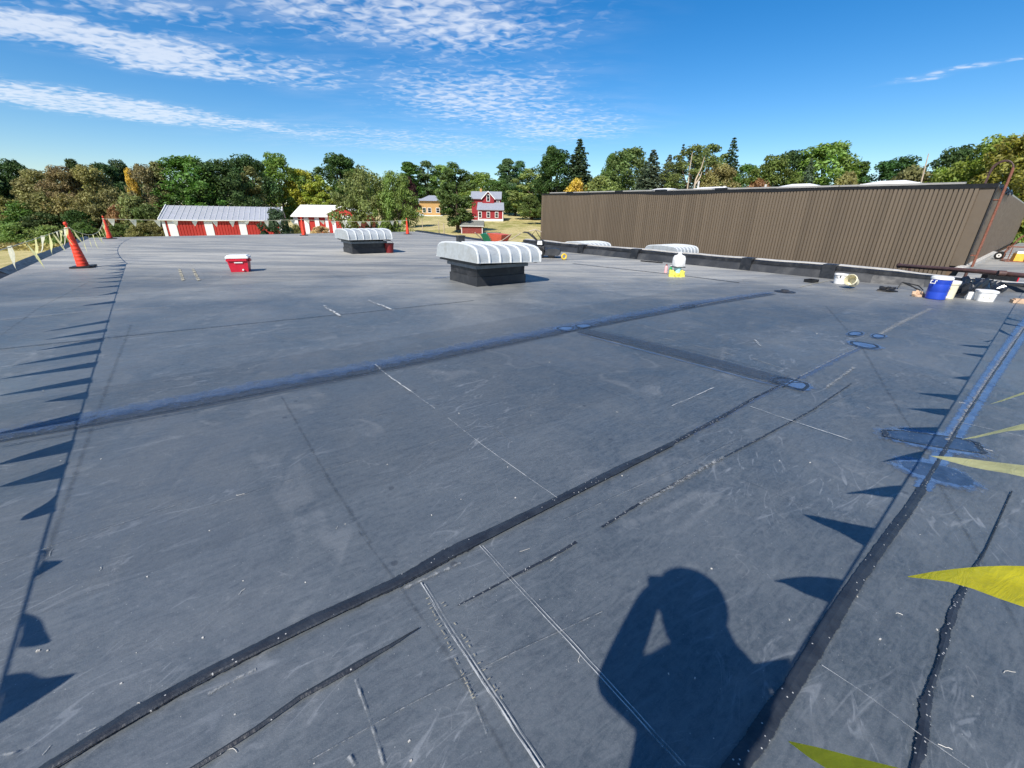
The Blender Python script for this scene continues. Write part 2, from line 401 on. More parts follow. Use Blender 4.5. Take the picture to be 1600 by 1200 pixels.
def strip_mat(name, c0, c1, specks=.0, amax=1.0, rough=.45, edge=1.0, alpha_lo=.42, alpha_hi=.5, ascale=18, cover=1.0, dash=None):
    """a strip lying on the roof; UV: u along in metres, v across -1..1; ragged see-through edges"""
    m = bpy.data.materials.new(name); m.use_nodes = True; t = m.node_tree; nt = NT(t); nt.dim = '2D'
    b = t.nodes['Principled BSDF']
    P = nt.n('ShaderNodeTexCoord').outputs['Object']
    uv = nt.n('ShaderNodeUVMap', uv_map='UVMap').outputs[0]
    su = nt.n('ShaderNodeSeparateXYZ', {0: uv})
    n1 = nt.noise(P, 9, 5, .65, .4)
    base = nt.mix(nt.mr(n1, .3, .7), c0, c1)
    if specks:
        vo = nt.n('ShaderNodeTexVoronoi', {'Vector': P, 'Scale': 105.0}, voronoi_dimensions='2D')
        pick = nt.m('GREATER_THAN', nt.n('ShaderNodeSeparateColor', {0: vo.outputs['Color']}).outputs[0], 1 - specks)
        base = nt.mix(nt.m('MULTIPLY', nt.mr(vo.outputs['Distance'], .35, .2), pick), base, (.38, .38, .37))
    t.links.new(base, b.inputs['Base Color'])
    b.inputs['Roughness'].default_value = rough; b.inputs['Specular IOR Level'].default_value = .5
    # ragged edge
    d = nt.m('SUBTRACT', 1.0, nt.m('ABSOLUTE', su.outputs[1]))
    na = nt.noise(P, ascale, 5, .7)
    a = nt.mr(nt.m('ADD', na, nt.m('MULTIPLY', nt.mr(d, 0, edge), cover)), alpha_lo + .25, alpha_hi + .25)
    if dash:
        a = nt.m('MULTIPLY', a, nt.mr(nt.noise(nt.mapping(uv, scale=(dash, .3, 1)), 1.0, 4, .7), .42, .55))
    if amax < 1: a = nt.m('MULTIPLY', a, amax)
    t.links.new(a, b.inputs['Alpha'])
    bp = nt.n('ShaderNodeBump', {'Height': nt.noise(P, 45, 3), 'Strength': .4, 'Distance': .006})
    t.links.new(bp.outputs[0], b.inputs['Normal'])
    return m
M['sealant'] = strip_mat('black_sealant', (.014, .017, .024), (.026, .032, .042), specks=.02, rough=.45, edge=.55, cover=.8, alpha_lo=.38, alpha_hi=.60)
M['sealantthin'] = strip_mat('thin_sealant', (.014, .017, .024), (.03, .035, .045), specks=.10, rough=.45, edge=.9, cover=.5)
M['bluewash'] = strip_mat('blue_primer_smear', (.055, .10, .20), (.085, .14, .26), specks=.02, amax=.45, rough=.45, edge=1.0, cover=.5, alpha_lo=.35, alpha_hi=.75, ascale=10)
M['bluehalo'] = strip_mat('blue_primer_halo', (.06, .12, .25), (.10, .18, .33), specks=.02, amax=.8, rough=.45, edge=.6, cover=.78, alpha_lo=.35, alpha_hi=.95, ascale=22)
M['bluepatch'] = strip_mat('blue_stained_patch', (.026, .048, .095), (.045, .078, .145), specks=.02, amax=.85, rough=.4, edge=.3, cover=.85, ascale=16)
M['bluedark'] = strip_mat('dark_lap_strip', (.034, .046, .068), (.048, .062, .088), specks=.012, amax=.52, rough=.45, edge=.2, cover=.9, ascale=9)
M['chalk'] = strip_mat('chalk_line', (.50, .51, .50), (.36, .37, .37), rough=.9, edge=.7, cover=.5, ascale=60, dash=2.0)
M['tanline'] = strip_mat('old_glue_line', (.40, .37, .27), (.30, .28, .22), rough=.9, edge=.7, cover=.4, ascale=40, dash=4.0)
M['softdark'] = strip_mat('soft_dark_line', (.028, .034, .043), (.04, .047, .057), amax=.36, rough=.5, edge=1.0, cover=.40, alpha_lo=.30, alpha_hi=1.05, ascale=14)  # faint soft-edged darker line, used for folds, old laps and sheet edges
M['whitesmear'] = strip_mat('white_scuff', (.30, .31, .31), (.22, .23, .23), rough=.8, edge=1.0, cover=.30, alpha_lo=.35, alpha_hi=.75, ascale=30)

def ground_mat():
    m = bpy.data.materials.new('dry_grass'); m.use_nodes = True; t = m.node_tree; nt = NT(t)
    b = t.nodes['Principled BSDF']
    P = nt.n('ShaderNodeTexCoord').outputs['Object']
    big = nt.noise(P, .05, 5, .6, .4); mid = nt.noise(nt.mapping(P, scale=(1, .5, 1)), .45, 6, .7, .5); fine = nt.noise(P, 6, 5, .7)
    c = nt.mix(nt.mr(big, .38, .62), (.32, .30, .10), (.56, .46, .23))
    c = nt.mix(nt.mr(mid, .4, .68, 0, .8), c, (.62, .51, .27))
    c = nt.mix(nt.mr(mid, .52, .3, 0, .6), c, (.19, .20, .055))
    c = nt.mix(nt.mr(fine, .3, .7, 0, .55), c, (.24, .22, .08))
    t.links.new(c, b.inputs['Base Color']); b.inputs['Roughness'].default_value = .95
    b.inputs['Specular IOR Level'].default_value = .1
    bp = nt.n('ShaderNodeBump', {'Height': nt.m('ADD', mid, nt.m('MULTIPLY', fine, .5)), 'Strength': .8, 'Distance': .15})
    t.links.new(bp.outputs[0], b.inputs['Normal'])
    return m
M['grass'] = ground_mat()

# ------------------------------------------------------------------ the ground
def build_ground():
    xs = np.concatenate([np.linspace(-420, -150, 14), np.linspace(-140, 140, 57), np.linspace(150, 420, 14)])
    ys = np.concatenate([np.linspace(-80, 40, 9), np.linspace(45, 240, 66), np.linspace(260, 620, 10)])
    v = [(x, y, terrain(x, y)) for y in ys for x in xs]; nx = len(xs)
    f = [(j * nx + i, j * nx + i + 1, (j + 1) * nx + i + 1, (j + 1) * nx + i) for j in range(len(ys) - 1) for i in range(nx - 1)]
    b = MB(); b.add(v, f); tag(b.build('ground', M['grass'], smooth=True), kind='structure')
    # pale gravel yard by the sheds, 4 cm proud of the grass
    b = MB()
    pts = [(-44, 70), (-30, 66), (-22, 78), (-24, 92), (-40, 95), (-50, 84)]
    for i in range(1, 5): pass
    n = 9; vs = []; fs = []
    for j in range(n + 1):
        for i in range(n + 1):
            u, w = i / n, j / n
            x = -52 + 30 * u + 2 * sin(w * 9); y = 62 + 26 * w + 2 * sin(u * 7)
            vs.append((x, y, terrain(x, y) + .05))
    for j in range(n):
        for i in range(n): a = j * (n + 1) + i; fs.append((a, a + 1, a + n + 2, a + n + 1))
    b.add(vs, fs); tag(b.build('gravel_yard', M['gravel'], smooth=True), kind='structure')
build_ground()

# ------------------------------------------------------------------ the roof
e1 = np.array([.6225, -.7826]); e2 = np.array([.7826, .6225])      # building axes
GRID = radians(38.5)
LOWZ = -0.35
P_BACKLEFT = (-24.9, 25.4); P_BACK = (-9.2, 41.5)
PAR = [G(p, q)[:2] for p, q in ((866, 392), (1200, 426), (1360, 442), (1442, 448), (1546, 453), (1600, 457))]
PAR.append(PAR[-1] + np.array([6.0, -2.2]))
def build_roof():
    b = MB()
    poly = [P_BACKLEFT, (-12.77, 10.49), (-3.2, -1.3), (.5, -5.9), (14, -6), (26, 6)] + [tuple(p) for p in PAR[::-1]] + [P_BACK]
    b.prism(poly, -.25, 0.0)
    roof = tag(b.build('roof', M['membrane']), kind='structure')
    w = MB()
    inner = [(-24.6, 25.3), (-12.7, 10.8), (.5, -5.5), (14, -5.6), (25.5, 6), (10, 9.6), (-9.2, 41.0)]
    w.prism(inner, -3.8, -.255); w.build('building_wall', M['brownend'], roof)
    # raised edge strip on the left and back edges
    def edge(a, c, hgt, wd, name, m):
        a = np.array(a); c = np.array(c); d = (c - a) / np.linalg.norm(c - a); nrm = np.array([-d[1], d[0]])
        q = MB(); n = max(2, int(np.linalg.norm(c - a) / 1.5)); rnd = random.Random(5)
        for i in range(n):
            p0 = a + (c - a) * i / n; p1 = a + (c - a) * (i + 1) / n; h0 = hgt * (.8 + .4 * rnd.random())
            A = [(*(p0 - nrm * wd), .002), (*(p0 + nrm * wd * .1), h0), (*(p0 + nrm * wd), .002 - .25)]
            if i == 0: prevA = A
            B = [(*(p1 - nrm * wd), .002), (*(p1 + nrm * wd * .1), hgt * (.8 + .4 * rnd.random())), (*(p1 + nrm * wd), .002 - .25)]
            q.loft(prevA, B); prevA = B
        q.build(name, m, roof)
    edge((-3.2, -1.3), (-12.77, 10.49), .07, .16, 'roof_edge', M['rubberdusty'])
    edge((-12.77, 10.49), P_BACKLEFT, .12, .16, 'roof_edge', M['rubber'])
    edge(P_BACK, tuple(PAR[0]), .12, .16, 'roof_edge', M['rubber'])
    # parapet kerb along the lower roof: two stepped courses
    ppts = [np.array(P_BACK) * .14 + PAR[0] * .86] + PAR
    hs = [.34, .35, .33, .33, .27, .20, .18, .16]
    rnd = random.Random(3)
    fine = []
    for i in range(len(ppts) - 1):
        k = max(2, int(np.linalg.norm(ppts[i + 1] - ppts[i]) / .8))
        for j in range(k): t = j / k; fine.append((ppts[i] * (1 - t) + ppts[i + 1] * t, hs[i] * (1 - t) + hs[i + 1] * t))
    fine.append((ppts[-1], hs[-1]))
    def course(name, outline, m):
        q = MB(); prev = None
        for i, (p, h) in enumerate(fine):
            d = fine[min(i + 1, len(fine) - 1)][0] - fine[max(i - 1, 0)][0]; d = d / np.linalg.norm(d)
            nrm = np.array([-d[1], d[0]])       # away from the main roof
            jz = .012 * rnd.uniform(-1, 1)
            cur = [(*(p + nrm * o), (h * zz + (jz if zz > .3 else 0)) if zz >= 0 else zz) for o, zz in outline]
            if prev: q.loft(prev, cur)
            prev = cur
        return q.build(name, m, roof)
    course('parapet_kerb', [(-.04, -.02), (.0, .25), (.05, .60), (.10, .66), (.42, .66), (.42, -.90)], M['rubberdusty'])
    course('parapet_cap', [(.14, .667), (.14, .93), (.20, 1.0), (.38, 1.0), (.40, .667)], M['rubber'])
    course('edge_strip', [(.26, 1.01), (.26, 1.09), (.43, 1.12), (.43, 1.01)], M['whitetrim'])
    # overlapping joint pieces
    for px in (905, 983, 1160, 1293):
        for i in range(len(PAR) - 1):
            pass
    for t_px, sg in ((905, 0), (983, 0), (1163, 0), (1297, 0)):
        base = None
        for i in range(len(PAR) - 1):
            for j in range(40):
                p = PAR[i] + (PAR[i + 1] - PAR[i]) * j / 40
                ang = p[0] / p[1]; tgt = ray(t_px, 400); 
                if base is None and ang > tgt[0] / tgt[1]: base = (p, PAR[i + 1] - PAR[i])
        if base:
            p, d = base; d = d / np.linalg.norm(d); nrm = np.array([-d[1], d[0]])
            q = MB(); q.box((*(p + nrm * .2), .19), (.34, .46, .38), atan2(d[1], d[0]), top=.9)
            q.build('kerb_joint_cover', M['rubber'], roof)
    return roof
ROOF = build_roof()

def strip(name, pts, width, m, z=.004, px=True, jitter=0.0, seed=0, step=.25):
    """ribbon on the roof surface. pts: photo points on the roof; width in metres (number or list)"""
    W = [G(*p)[:2] for p in pts] if px else [np.array(p[:2], float) for p in pts]
    wd = list(width) if hasattr(width, '__len__') else [width] * len(W)
    P2 = []; rnd = random.Random(seed + len(name) * 7 + int(abs(W[0][0]) * 100))
    for i in range(len(W) - 1):
        n = max(1, int(np.linalg.norm(W[i + 1] - W[i]) / step))
        for j in range(n):
            t = j / n; P2.append((W[i] * (1 - t) + W[i + 1] * t, wd[i] * (1 - t) + wd[i + 1] * t))
    P2.append((W[-1], wd[-1]))
    vs = []; fs = []; uv = []; u = 0
    for i, (p, w) in enumerate(P2):
        d = P2[min(i + 1, len(P2) - 1)][0] - P2[max(i - 1, 0)][0]; d = d / max(1e-9, np.linalg.norm(d)); nr = np.array([-d[1], d[0]])
        if i: u += np.linalg.norm(p - P2[i - 1][0])
        a = w / 2 * (1 + jitter * rnd.uniform(-1, 1)); c = w / 2 * (1 + jitter * rnd.uniform(-1, 1))
        for k, s_ in ((-1, -c), (0, 0), (1, a)):
            q = p + nr * s_; vs.append((q[0], q[1], z + (.007 if k == 0 and name == 'sealant_bead' else 0))); uv.append((u, k))
        if i:
            o = i * 3
            fs += [(o - 3, o, o + 1, o - 2), (o - 2, o + 1, o + 2, o - 1)]
    me = bpy.data.meshes.new(name); me.from_pydata(vs, [], [f[::-1] for f in fs]); me.materials.append(m)
    ul = me.uv_layers.new(name='UVMap')
    for lp in me.loops: ul.data[lp.index].uv = uv[lp.vertex_index]
    o = bpy.data.objects.new(name, me); COL.objects.link(o); o.parent = ROOF
    return o
def patch(name, cx, cy, ru, rv, m, z, ang=GRID, square=False, hole=None):
    """rounded patch or ring around a photo point; ru, rv half sizes in metres along the building's axes"""
    c = G(cx, cy)[:2]; n = 28; vs = []; uv = []; fs = []
    ca, sa = cos(ang), sin(ang); ex = 4.0 if square else 2.2
    jr = random.Random(int(cx * 7 + cy)); ph = [jr.uniform(0, 6) for _ in range(3)]
    rings = [(0.0, 0), (.5, .5), (1.0, 1)] if hole is None else [(hole, -1), ((1 + hole) / 2, 0), (1.0, 1)]
    for r, vv in rings:
        for k in range(n):
            t = 2 * pi * k / n; q = (abs(cos(t)) ** ex + abs(sin(t)) ** ex) ** (-1 / ex)
            q *= 1 + .07 * sin(2 * t + ph[0]) + .05 * sin(3 * t + ph[1]) + .03 * sin(7 * t + ph[2]); x = ru * r * q * cos(t); y = rv * r * q * sin(t)
            vs.append((c[0] + x * ca - y * sa, c[1] + x * sa + y * ca, z)); uv.append((k * .1, vv))
    for i in range(2):
        for k in range(n): k2 = (k + 1) % n; fs.append((i * n + k, (i + 1) * n + k, (i + 1) * n + k2, i * n + k2))
    me = bpy.data.meshes.new(name); me.from_pydata(vs, [], fs); me.materials.append(m)
    ul = me.uv_layers.new(name='UVMap')
    for lp in me.loops: ul.data[lp.index].uv = uv[lp.vertex_index]
    o = bpy.data.objects.new(name, me); COL.objects.link(o); o.parent = ROOF
    return o

def roof_marks():
    S = strip
    # lap strips: a slightly darker band of new membrane under the sealant
    S('lap_strip', [(-260, 745), (0, 683), (270, 637), (560, 582), (880, 517), (1090, 477), (1205, 459)], [.24, .24, .26, .28, .28, .28, .26], M['bluedark'], .004)
    S('primer_smear', [(-60, 690), (270, 628), (560, 575), (880, 512), (1090, 473), (1205, 457)], [.42, .45, .5, .5, .5, .4], M['bluewash'], .008)
    S('seam_line', [(-260, 754), (0, 690), (270, 642), (560, 586), (880, 520), (1090, 479)], .018, M['sealantthin'], .012)
    S('seam_line', [(0, 700), (270, 649), (560, 591), (880, 523)], .014, M['sealantthin'], .012)
    S('lap_strip', [(908, 517), (1000, 537), (1090, 560), (1232, 598)], [.30, .31, .31, .30], M['bluedark'], .012)
    S('seam_line', [(905, 520), (1000, 544), (1090, 568), (1220, 604)], .022, M['sealantthin'], .016)
    S('primer_smear', [(905, 522), (1000, 547), (1090, 571), (1220, 606)], .10, M['bluewash'], .008)
    S('seam_line', [(915, 512), (1000, 531), (1100, 553), (1235, 590)], .014, M['sealantthin'], .016)
    # long seam in front: broad bead of fresh sealant
    S('sealant_bead', [(-20, 1268), (80, 1200), (210, 1118), (330, 1052), (480, 975), (620, 912), (700, 868), (790, 822), (870, 783), (960, 738), (1050, 694)],
      [.048, .054, .064, .064, .068, .085, .09, .072, .068, .072, .05], M['sealant'], .008, jitter=.14)
    S('sealant_bead', [(-20, 1272), (80, 1205), (330, 1058), (620, 918), (700, 876), (870, 789), (1050, 698)], .014, M['sealant'], .012)
    S('sealant_bead', [(1050, 694), (1130, 651), (1180, 622), (1215, 605)], [.05, .05, .035, .03], M['sealantthin'], .008)
    S('primer_smear', [(1080, 678), (1150, 640), (1215, 605)], .10, M['bluewash'], .004)
    S('primer_smear', [(1250, 592), (1300, 565), (1345, 543)], .14, M['bluewash'], .004)
    S('scuff', [(1250, 589), (1300, 563), (1345, 541)], .03, M['whitesmear'], .008)
    S('scuff', [(1365, 528), (1400, 508), (1455, 482)], .16, M['whitesmear'], .004)
    S('scuff', [(620, 925), (680, 898), (720, 880)], .03, M['whitesmear'], .004)
    S('scuff', [(325, 1085), (362, 1066), (400, 1046)], .025, M['whitesmear'], .004)
    # second, thinner seam below it
    S('sealant_bead', [(230, 1250), (315, 1196), (400, 1142), (470, 1092), (560, 1040), (610, 1012), (655, 984)], [.02, .026, .022, .028, .03, .018, .005], M['sealant'], .008, jitter=.25)
    S('seam_line', [(715, 948), (800, 903), (880, 861), (900, 848)], [.008, .018, .022, .03], M['sealantthin'], .008)
    S('seam_line', [(940, 825), (1010, 781), (1080, 742), (1170, 695), (1270, 641), (1330, 600)], .02, M['sealantthin'], .008, jitter=.3)
    S('scuff', [(1000, 790), (1080, 744), (1130, 716)], .05, M['whitesmear'], .012)
    S('scuff', [(1290, 607), (1335, 575)], .06, M['whitesmear'], .012)
    # right-hand seam
    S('sealant_bead', [(1105, 1270), (1150, 1200), (1190, 1140), (1235, 1075), (1290, 985), (1340, 905), (1390, 838), (1440, 765)],
      [.065, .07, .075, .068, .062, .055, .055, .05], M['sealant'], .008, jitter=.16)
    S('primer_smear', [(1440, 765), (1490, 680), (1540, 600), (1600, 512), (1640, 462)], [.12, .16, .18, .24, .24], M['bluehalo'], .004)
    S('sealant_bead', [(1438, 768), (1470, 715), (1500, 664), (1540, 602), (1600, 514)], [.05, .04, .035, .03, .03], M['sealantthin'], .008, jitter=.3)
    S('scuff', [(1480, 690), (1540, 598), (1600, 511)], [.06, .09, .12], M['whitesmear'], .012)
    S('sealant_bead', [(1425, 1210), (1440, 1150), (1448, 1090), (1462, 1050), (1478, 990), (1494, 940), (1515, 905), (1540, 860), (1580, 770)],
      [.035, .042, .034, .026, .036, .042, .03, .012, .01], M['sealantthin'], .008, jitter=.25)
    # soft dark folds
    S('fold_line', [(1290, 478), (1345, 540), (1380, 600), (1420, 665), (1480, 780), (1530, 870), (1600, 1000), (1700, 1180)], [.08, .07, .06, .05, .045, .04, .035, .03], M['softdark'], .004)
    S('fold_line', [(205, 508), (165, 610), (140, 680), (105, 775), (60, 905)], [.07, .07, .06, .06, .05], M['softdark'], .004)
    S('fold_line', [(560, 830), (620, 910), (690, 1010), (740, 1090), (800, 1200)], [.02, .03, .035, .03, .03], M['softdark'], .004)
    S('fold_line', [(440, 620), (480, 690), (520, 760), (580, 850)], .04, M['softdark'], .004)
    S('fold_line', [(780, 545), (900, 592), (1000, 632)], .02, M['softdark'], .004)
    S('fold_line', [(0, 525), (60, 482), (140, 440)], .06, M['softdark'], .004)
    S('fold_line', [(1150, 745), (1250, 790), (1290, 815)], .02, M['softdark'], .004)
    S('fold_line', [(1360, 555), (1450, 590), (1560, 640)], .02, M['softdark'], .004)
    # faint sheet edges
    for pts in ([(560, 655), (710, 626), (800, 690)], [(150, 668), (330, 640), (520, 612)], [(-20, 640), (330, 598), (470, 580)], [(330, 790), (430, 756), (560, 718)],
                [(880, 812), (1000, 757), (1150, 688)], [(820, 545), (910, 588), (1000, 628)], [(1240, 660), (1330, 615), (1420, 575)], [(480, 1190), (640, 1100), (800, 1020), (940, 955)], [(0, 880), (150, 830), (330, 770)], [(650, 700), (760, 660), (900, 610)]):
        S('sheet_edge', pts, .012, M['softdark'], .004); S('sheet_edge', [(x + 1, y + 2) for x, y in pts], .006, M['whitesmear'], .006)
    # old laps farther back
    S('seam_line', [(-80, 555), (0, 546), (200, 525), (400, 505), (560, 489), (740, 470)], .03, M['sealantthin'], .008)
    S('scuff', [(0, 548), (200, 527), (400, 507)], .03, M['whitesmear'], .004)
    S('seam_line', [(190, 560), (400, 535), (560, 515)], .03, M['softdark'], .004)
    S('seam_line', [(0, 620), (160, 605), (330, 590)], .02, M['softdark'], .004)
    S('seam_line', [(0, 474), (300, 456), (560, 446), (690, 440)], .06, M['softdark'], .004)
    S('seam_line', [(895, 412), (940, 417), (1060, 430), (1155, 442)], .10, M['sealantthin'], .008)
    S('seam_line', [(850, 426), (960, 445), (1060, 462)], .05, M['softdark'], .004)
    S('seam_line', [(1160, 438), (1260, 456), (1420, 476), (1500, 480)], .08, M['softdark'], .004)
    S('seam_line', [(1440, 478), (1500, 487), (1590, 497)], .06, M['softdark'], .004)
    S('seam_line', [(0, 430), (200, 418), (420, 410), (530, 404)], .10, M['softdark'], .004)
    S('seam_line', [(150, 388), (300, 377), (420, 374)], .14, M['softdark'], .004)
    S('scuff', [(1090, 478), (1150, 466), (1205, 457)], .05, M['whitesmear'], .012)
    S('scuff', [(880, 452), (1000, 441), (1100, 431), (1160, 423)], .06, M['whitesmear'], .004)
    S('scuff', [(40, 445), (180, 438), (320, 436)], .12, M['whitesmear'], .004)
    S('scuff', [(0, 500), (150, 486), (260, 480)], .10, M['whitesmear'], .004)
    for a, c in (((1035, 528), (1065, 536)), ((1078, 538), (1110, 546)), ((1128, 550), (1152, 557)), ((1175, 560), (1225, 577))):
        S('scuff', [a, c], .03, M['whitesmear'], .004)
    # primed T-joint patches
    for cx, cy, ru, rv, sq in ((884, 514, .15, .10, 0), (912, 510, .13, .10, 1), (1236, 600, .14, .15, 1), (1350, 540, .17, .15, 0), (1336, 522, .20, .07, 0), (1372, 526, .17, .07, 0)):
        patch('primer_patch', cx, cy, ru * 1.55, rv * 1.7, M['bluehalo'], .009)
        patch('joint_patch_edge', cx, cy, ru, rv, M['sealant'], .0125, square=bool(sq), hole=.76)
    S('seam_line', [(1212, 598), (1258, 600)], .02, M['sealantthin'], .0145)
    S('seam_line', [(1222, 607), (1250, 591)], .02, M['sealantthin'], .0165)
    A1 = radians(-21)
    patch('primer_patch', 1457, 690, .46, .26, M['bluehalo'], .009, ang=A1)
    patch('joint_patch', 1457, 690, .32, .11, M['bluepatch'], .0105, ang=A1, square=True)
    patch('joint_patch_edge', 1457, 690, .33, .12, M['sealantthin'], .0125, ang=A1, hole=.80, square=True)
    patch('primer_patch', 1458, 739, .30, .23, M['bluehalo'], .009, ang=A1)
    patch('joint_patch', 1464, 740, .18, .14, M['bluepatch'], .0105, ang=A1)
    patch('joint_patch_edge', 1074, 479, .22, .10, M['sealantthin'], .0125, hole=.7)
    for cx, cy in ((690, 434), (822, 440)): patch('primer_patch', cx, cy, .5, .22, M['bluewash'], .006)
    # chalk and crayon lines
    S('chalk_line', [(657, 914), (700, 985), (760, 1078), (842, 1204)], .012, M['chalk'], .014)
    S('chalk_line', [(663, 916), (706, 985), (767, 1078), (850, 1204)], .006, M['chalk'], .014)
    S('chalk_line', [(749, 856), (800, 912), (900, 1020), (1062, 1200)], .007, M['chalk'], .014)
    S('chalk_line', [(754, 856), (806, 912), (907, 1020), (1070, 1200)], .006, M['chalk'], .014)
    S('chalk_line', [(1282, 1043), (1360, 1095), (1430, 1147), (1512, 1204)], .007, M['chalk'], .014)
    S('chalk_line', [(586, 571), (612, 592), (642, 613)], .022, M['chalk'], .012)
    S('chalk_line', [(642, 613), (680, 640)], .010, M['chalk'], .012)
    S('chalk_line', [(700, 655), (760, 702), (870, 780)], .007, M['chalk'], .012)
    S('chalk_line', [(1172, 637), (1240, 660), (1330, 690)], .02, M['chalk'], .012)
    S('chalk_line', [(1050, 636), (1115, 607)], .018, M['chalk'], .012)
    S('chalk_line', [(1500, 662), (1600, 684)], .014, M['chalk'], .012)
    S('chalk_line', [(1178, 532), (1190, 542)], .045, M['chalk'], .012)
    S('chalk_line', [(555, 1065), (578, 1130), (600, 1200)], .014, M['whitesmear'], .012)
    S('chalk_line', [(727, 1065), (760, 1150)], .012, M['whitesmear'], .012)
    S('chalk_line', [(505, 478), (520, 487), (532, 495)], .07, M['chalk'], .012)
    S('chalk_line', [(575, 470), (597, 478), (615, 486)], .07, M['chalk'], .012)
    S('glue_line', [(280, 420), (287, 440)], .10, M['tanline'], .012)
    S('glue_line', [(301, 420), (311, 439)], .10, M['tanline'], .012)
    S('glue_line', [(1245, 450), (1275, 443), (1300, 438)], .06, M['tanline'], .012)
    S('scuff', [(0, 1185), (20, 1180), (48, 1172)], .02, M['whitesmear'], .012)
    S('scuff', [(122, 1152), (140, 1146), (152, 1140)], .012, M['whitesmear'], .012)
    S('scuff', [(545, 1185), (555, 1200)], .02, M['whitesmear'], .012)
    # stitched crayon dashes beside the chalk line
    rnd = random.Random(8)
    dash = MB()
    for k in range(26):
        t = k / 25
        for x0, x1, sd in ((668, 742, 1), (688, 785, -1)):
            px_, py_ = x0 + (x1 - x0) * t * .98, 940 + 155 * t + rnd.uniform(-2, 2)
            if rnd.random() < .25: continue
            c = G(px_, py_); dash.box((c[0], c[1], .0155), (.012, .003, .001), radians(rnd.choice((35, 35, -55)) + rnd.uniform(-8, 8)))
    o = dash.build('crayon_dash', M['tanline'], ROOF); o['kind'] = 'stuff'
    # crumbs of insulation on the roof
    cr = MB(); rnd = random.Random(21)
    for k in range(60):
        px_, py_ = rnd.uniform(-50, 1650), 420 + 780 * rnd.random() ** 1.3
        c = G(px_, py_); s_ = rnd.uniform(.0018, .0045) * (1 + hypot(c[0], c[1]) * .09)
        cr.box((c[0], c[1], s_ * .4), (s_ * 1.6, s_, s_ * .8), rnd.random() * 6)
    o = cr.build('white_crumbs', M['whitetrim'], ROOF); o['kind'] = 'stuff'
    st = MB(); rnd = random.Random(22)
    for k in range(18):
        px_, py_ = rnd.uniform(0, 1600), 620 + 580 * rnd.random()
        c = G(px_, py_); a = rnd.random() * 6; l = rnd.uniform(.02, .06); pts = []
        x, y = c[0], c[1]
        for i in range(5):
            pts.append((x, y, .004)); a += rnd.uniform(-.7, .7); x += cos(a) * l / 4; y += sin(a) * l / 4
        st.tube(pts, .0012, 4)
    o = st.build('straw_bits', M['whitetrim'], ROOF); o['kind'] = 'stuff'
roof_marks()

VALZ = -0.90
def build_lower_roof():
    Cw = G(1503, 421, LOWZ)[:2]; off = np.array([.26, .32])
    B0 = PAR[3] + off + np.array([.5, -.1])                      # where the valley meets the lower roof
    b = MB()
    b.prism([tuple(B0)] + [tuple(PAR[i] + off) for i in range(4, len(PAR))] + [(60, 6), (60, 30), (56, 44), (50, 43.5), tuple(Cw + np.array([.2, .25]))], LOWZ - .6, LOWZ)
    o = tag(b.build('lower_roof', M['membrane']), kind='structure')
    w = MB(); w.prism([(14, 13), (24, 9), (59, 7), (59, 29.5), (55, 43), (24, 23)], -3.8, LOWZ - .605); w.build('building_wall', M['brownend'], o)
    A = PAR[0] + e2 * .41 - e1 * 1.0
    b = MB(); b.prism([tuple(A)] + [tuple(PAR[i] + off) for i in range(0, 4)] + [tuple(B0 - np.array([.02, .0])), tuple(Cw + np.array([.1, .3])), (2.2, 38.9)], VALZ - .2, VALZ)
    o2 = tag(b.build('roof_valley', M['rubber']), kind='structure')
    w = MB(); w.prism([(3.2, 24), (11.5, 13), (18, 18), (2.6, 37.9)], -3.8, VALZ - .205); w.build('building_wall', M['brownend'], o2)
build_lower_roof()

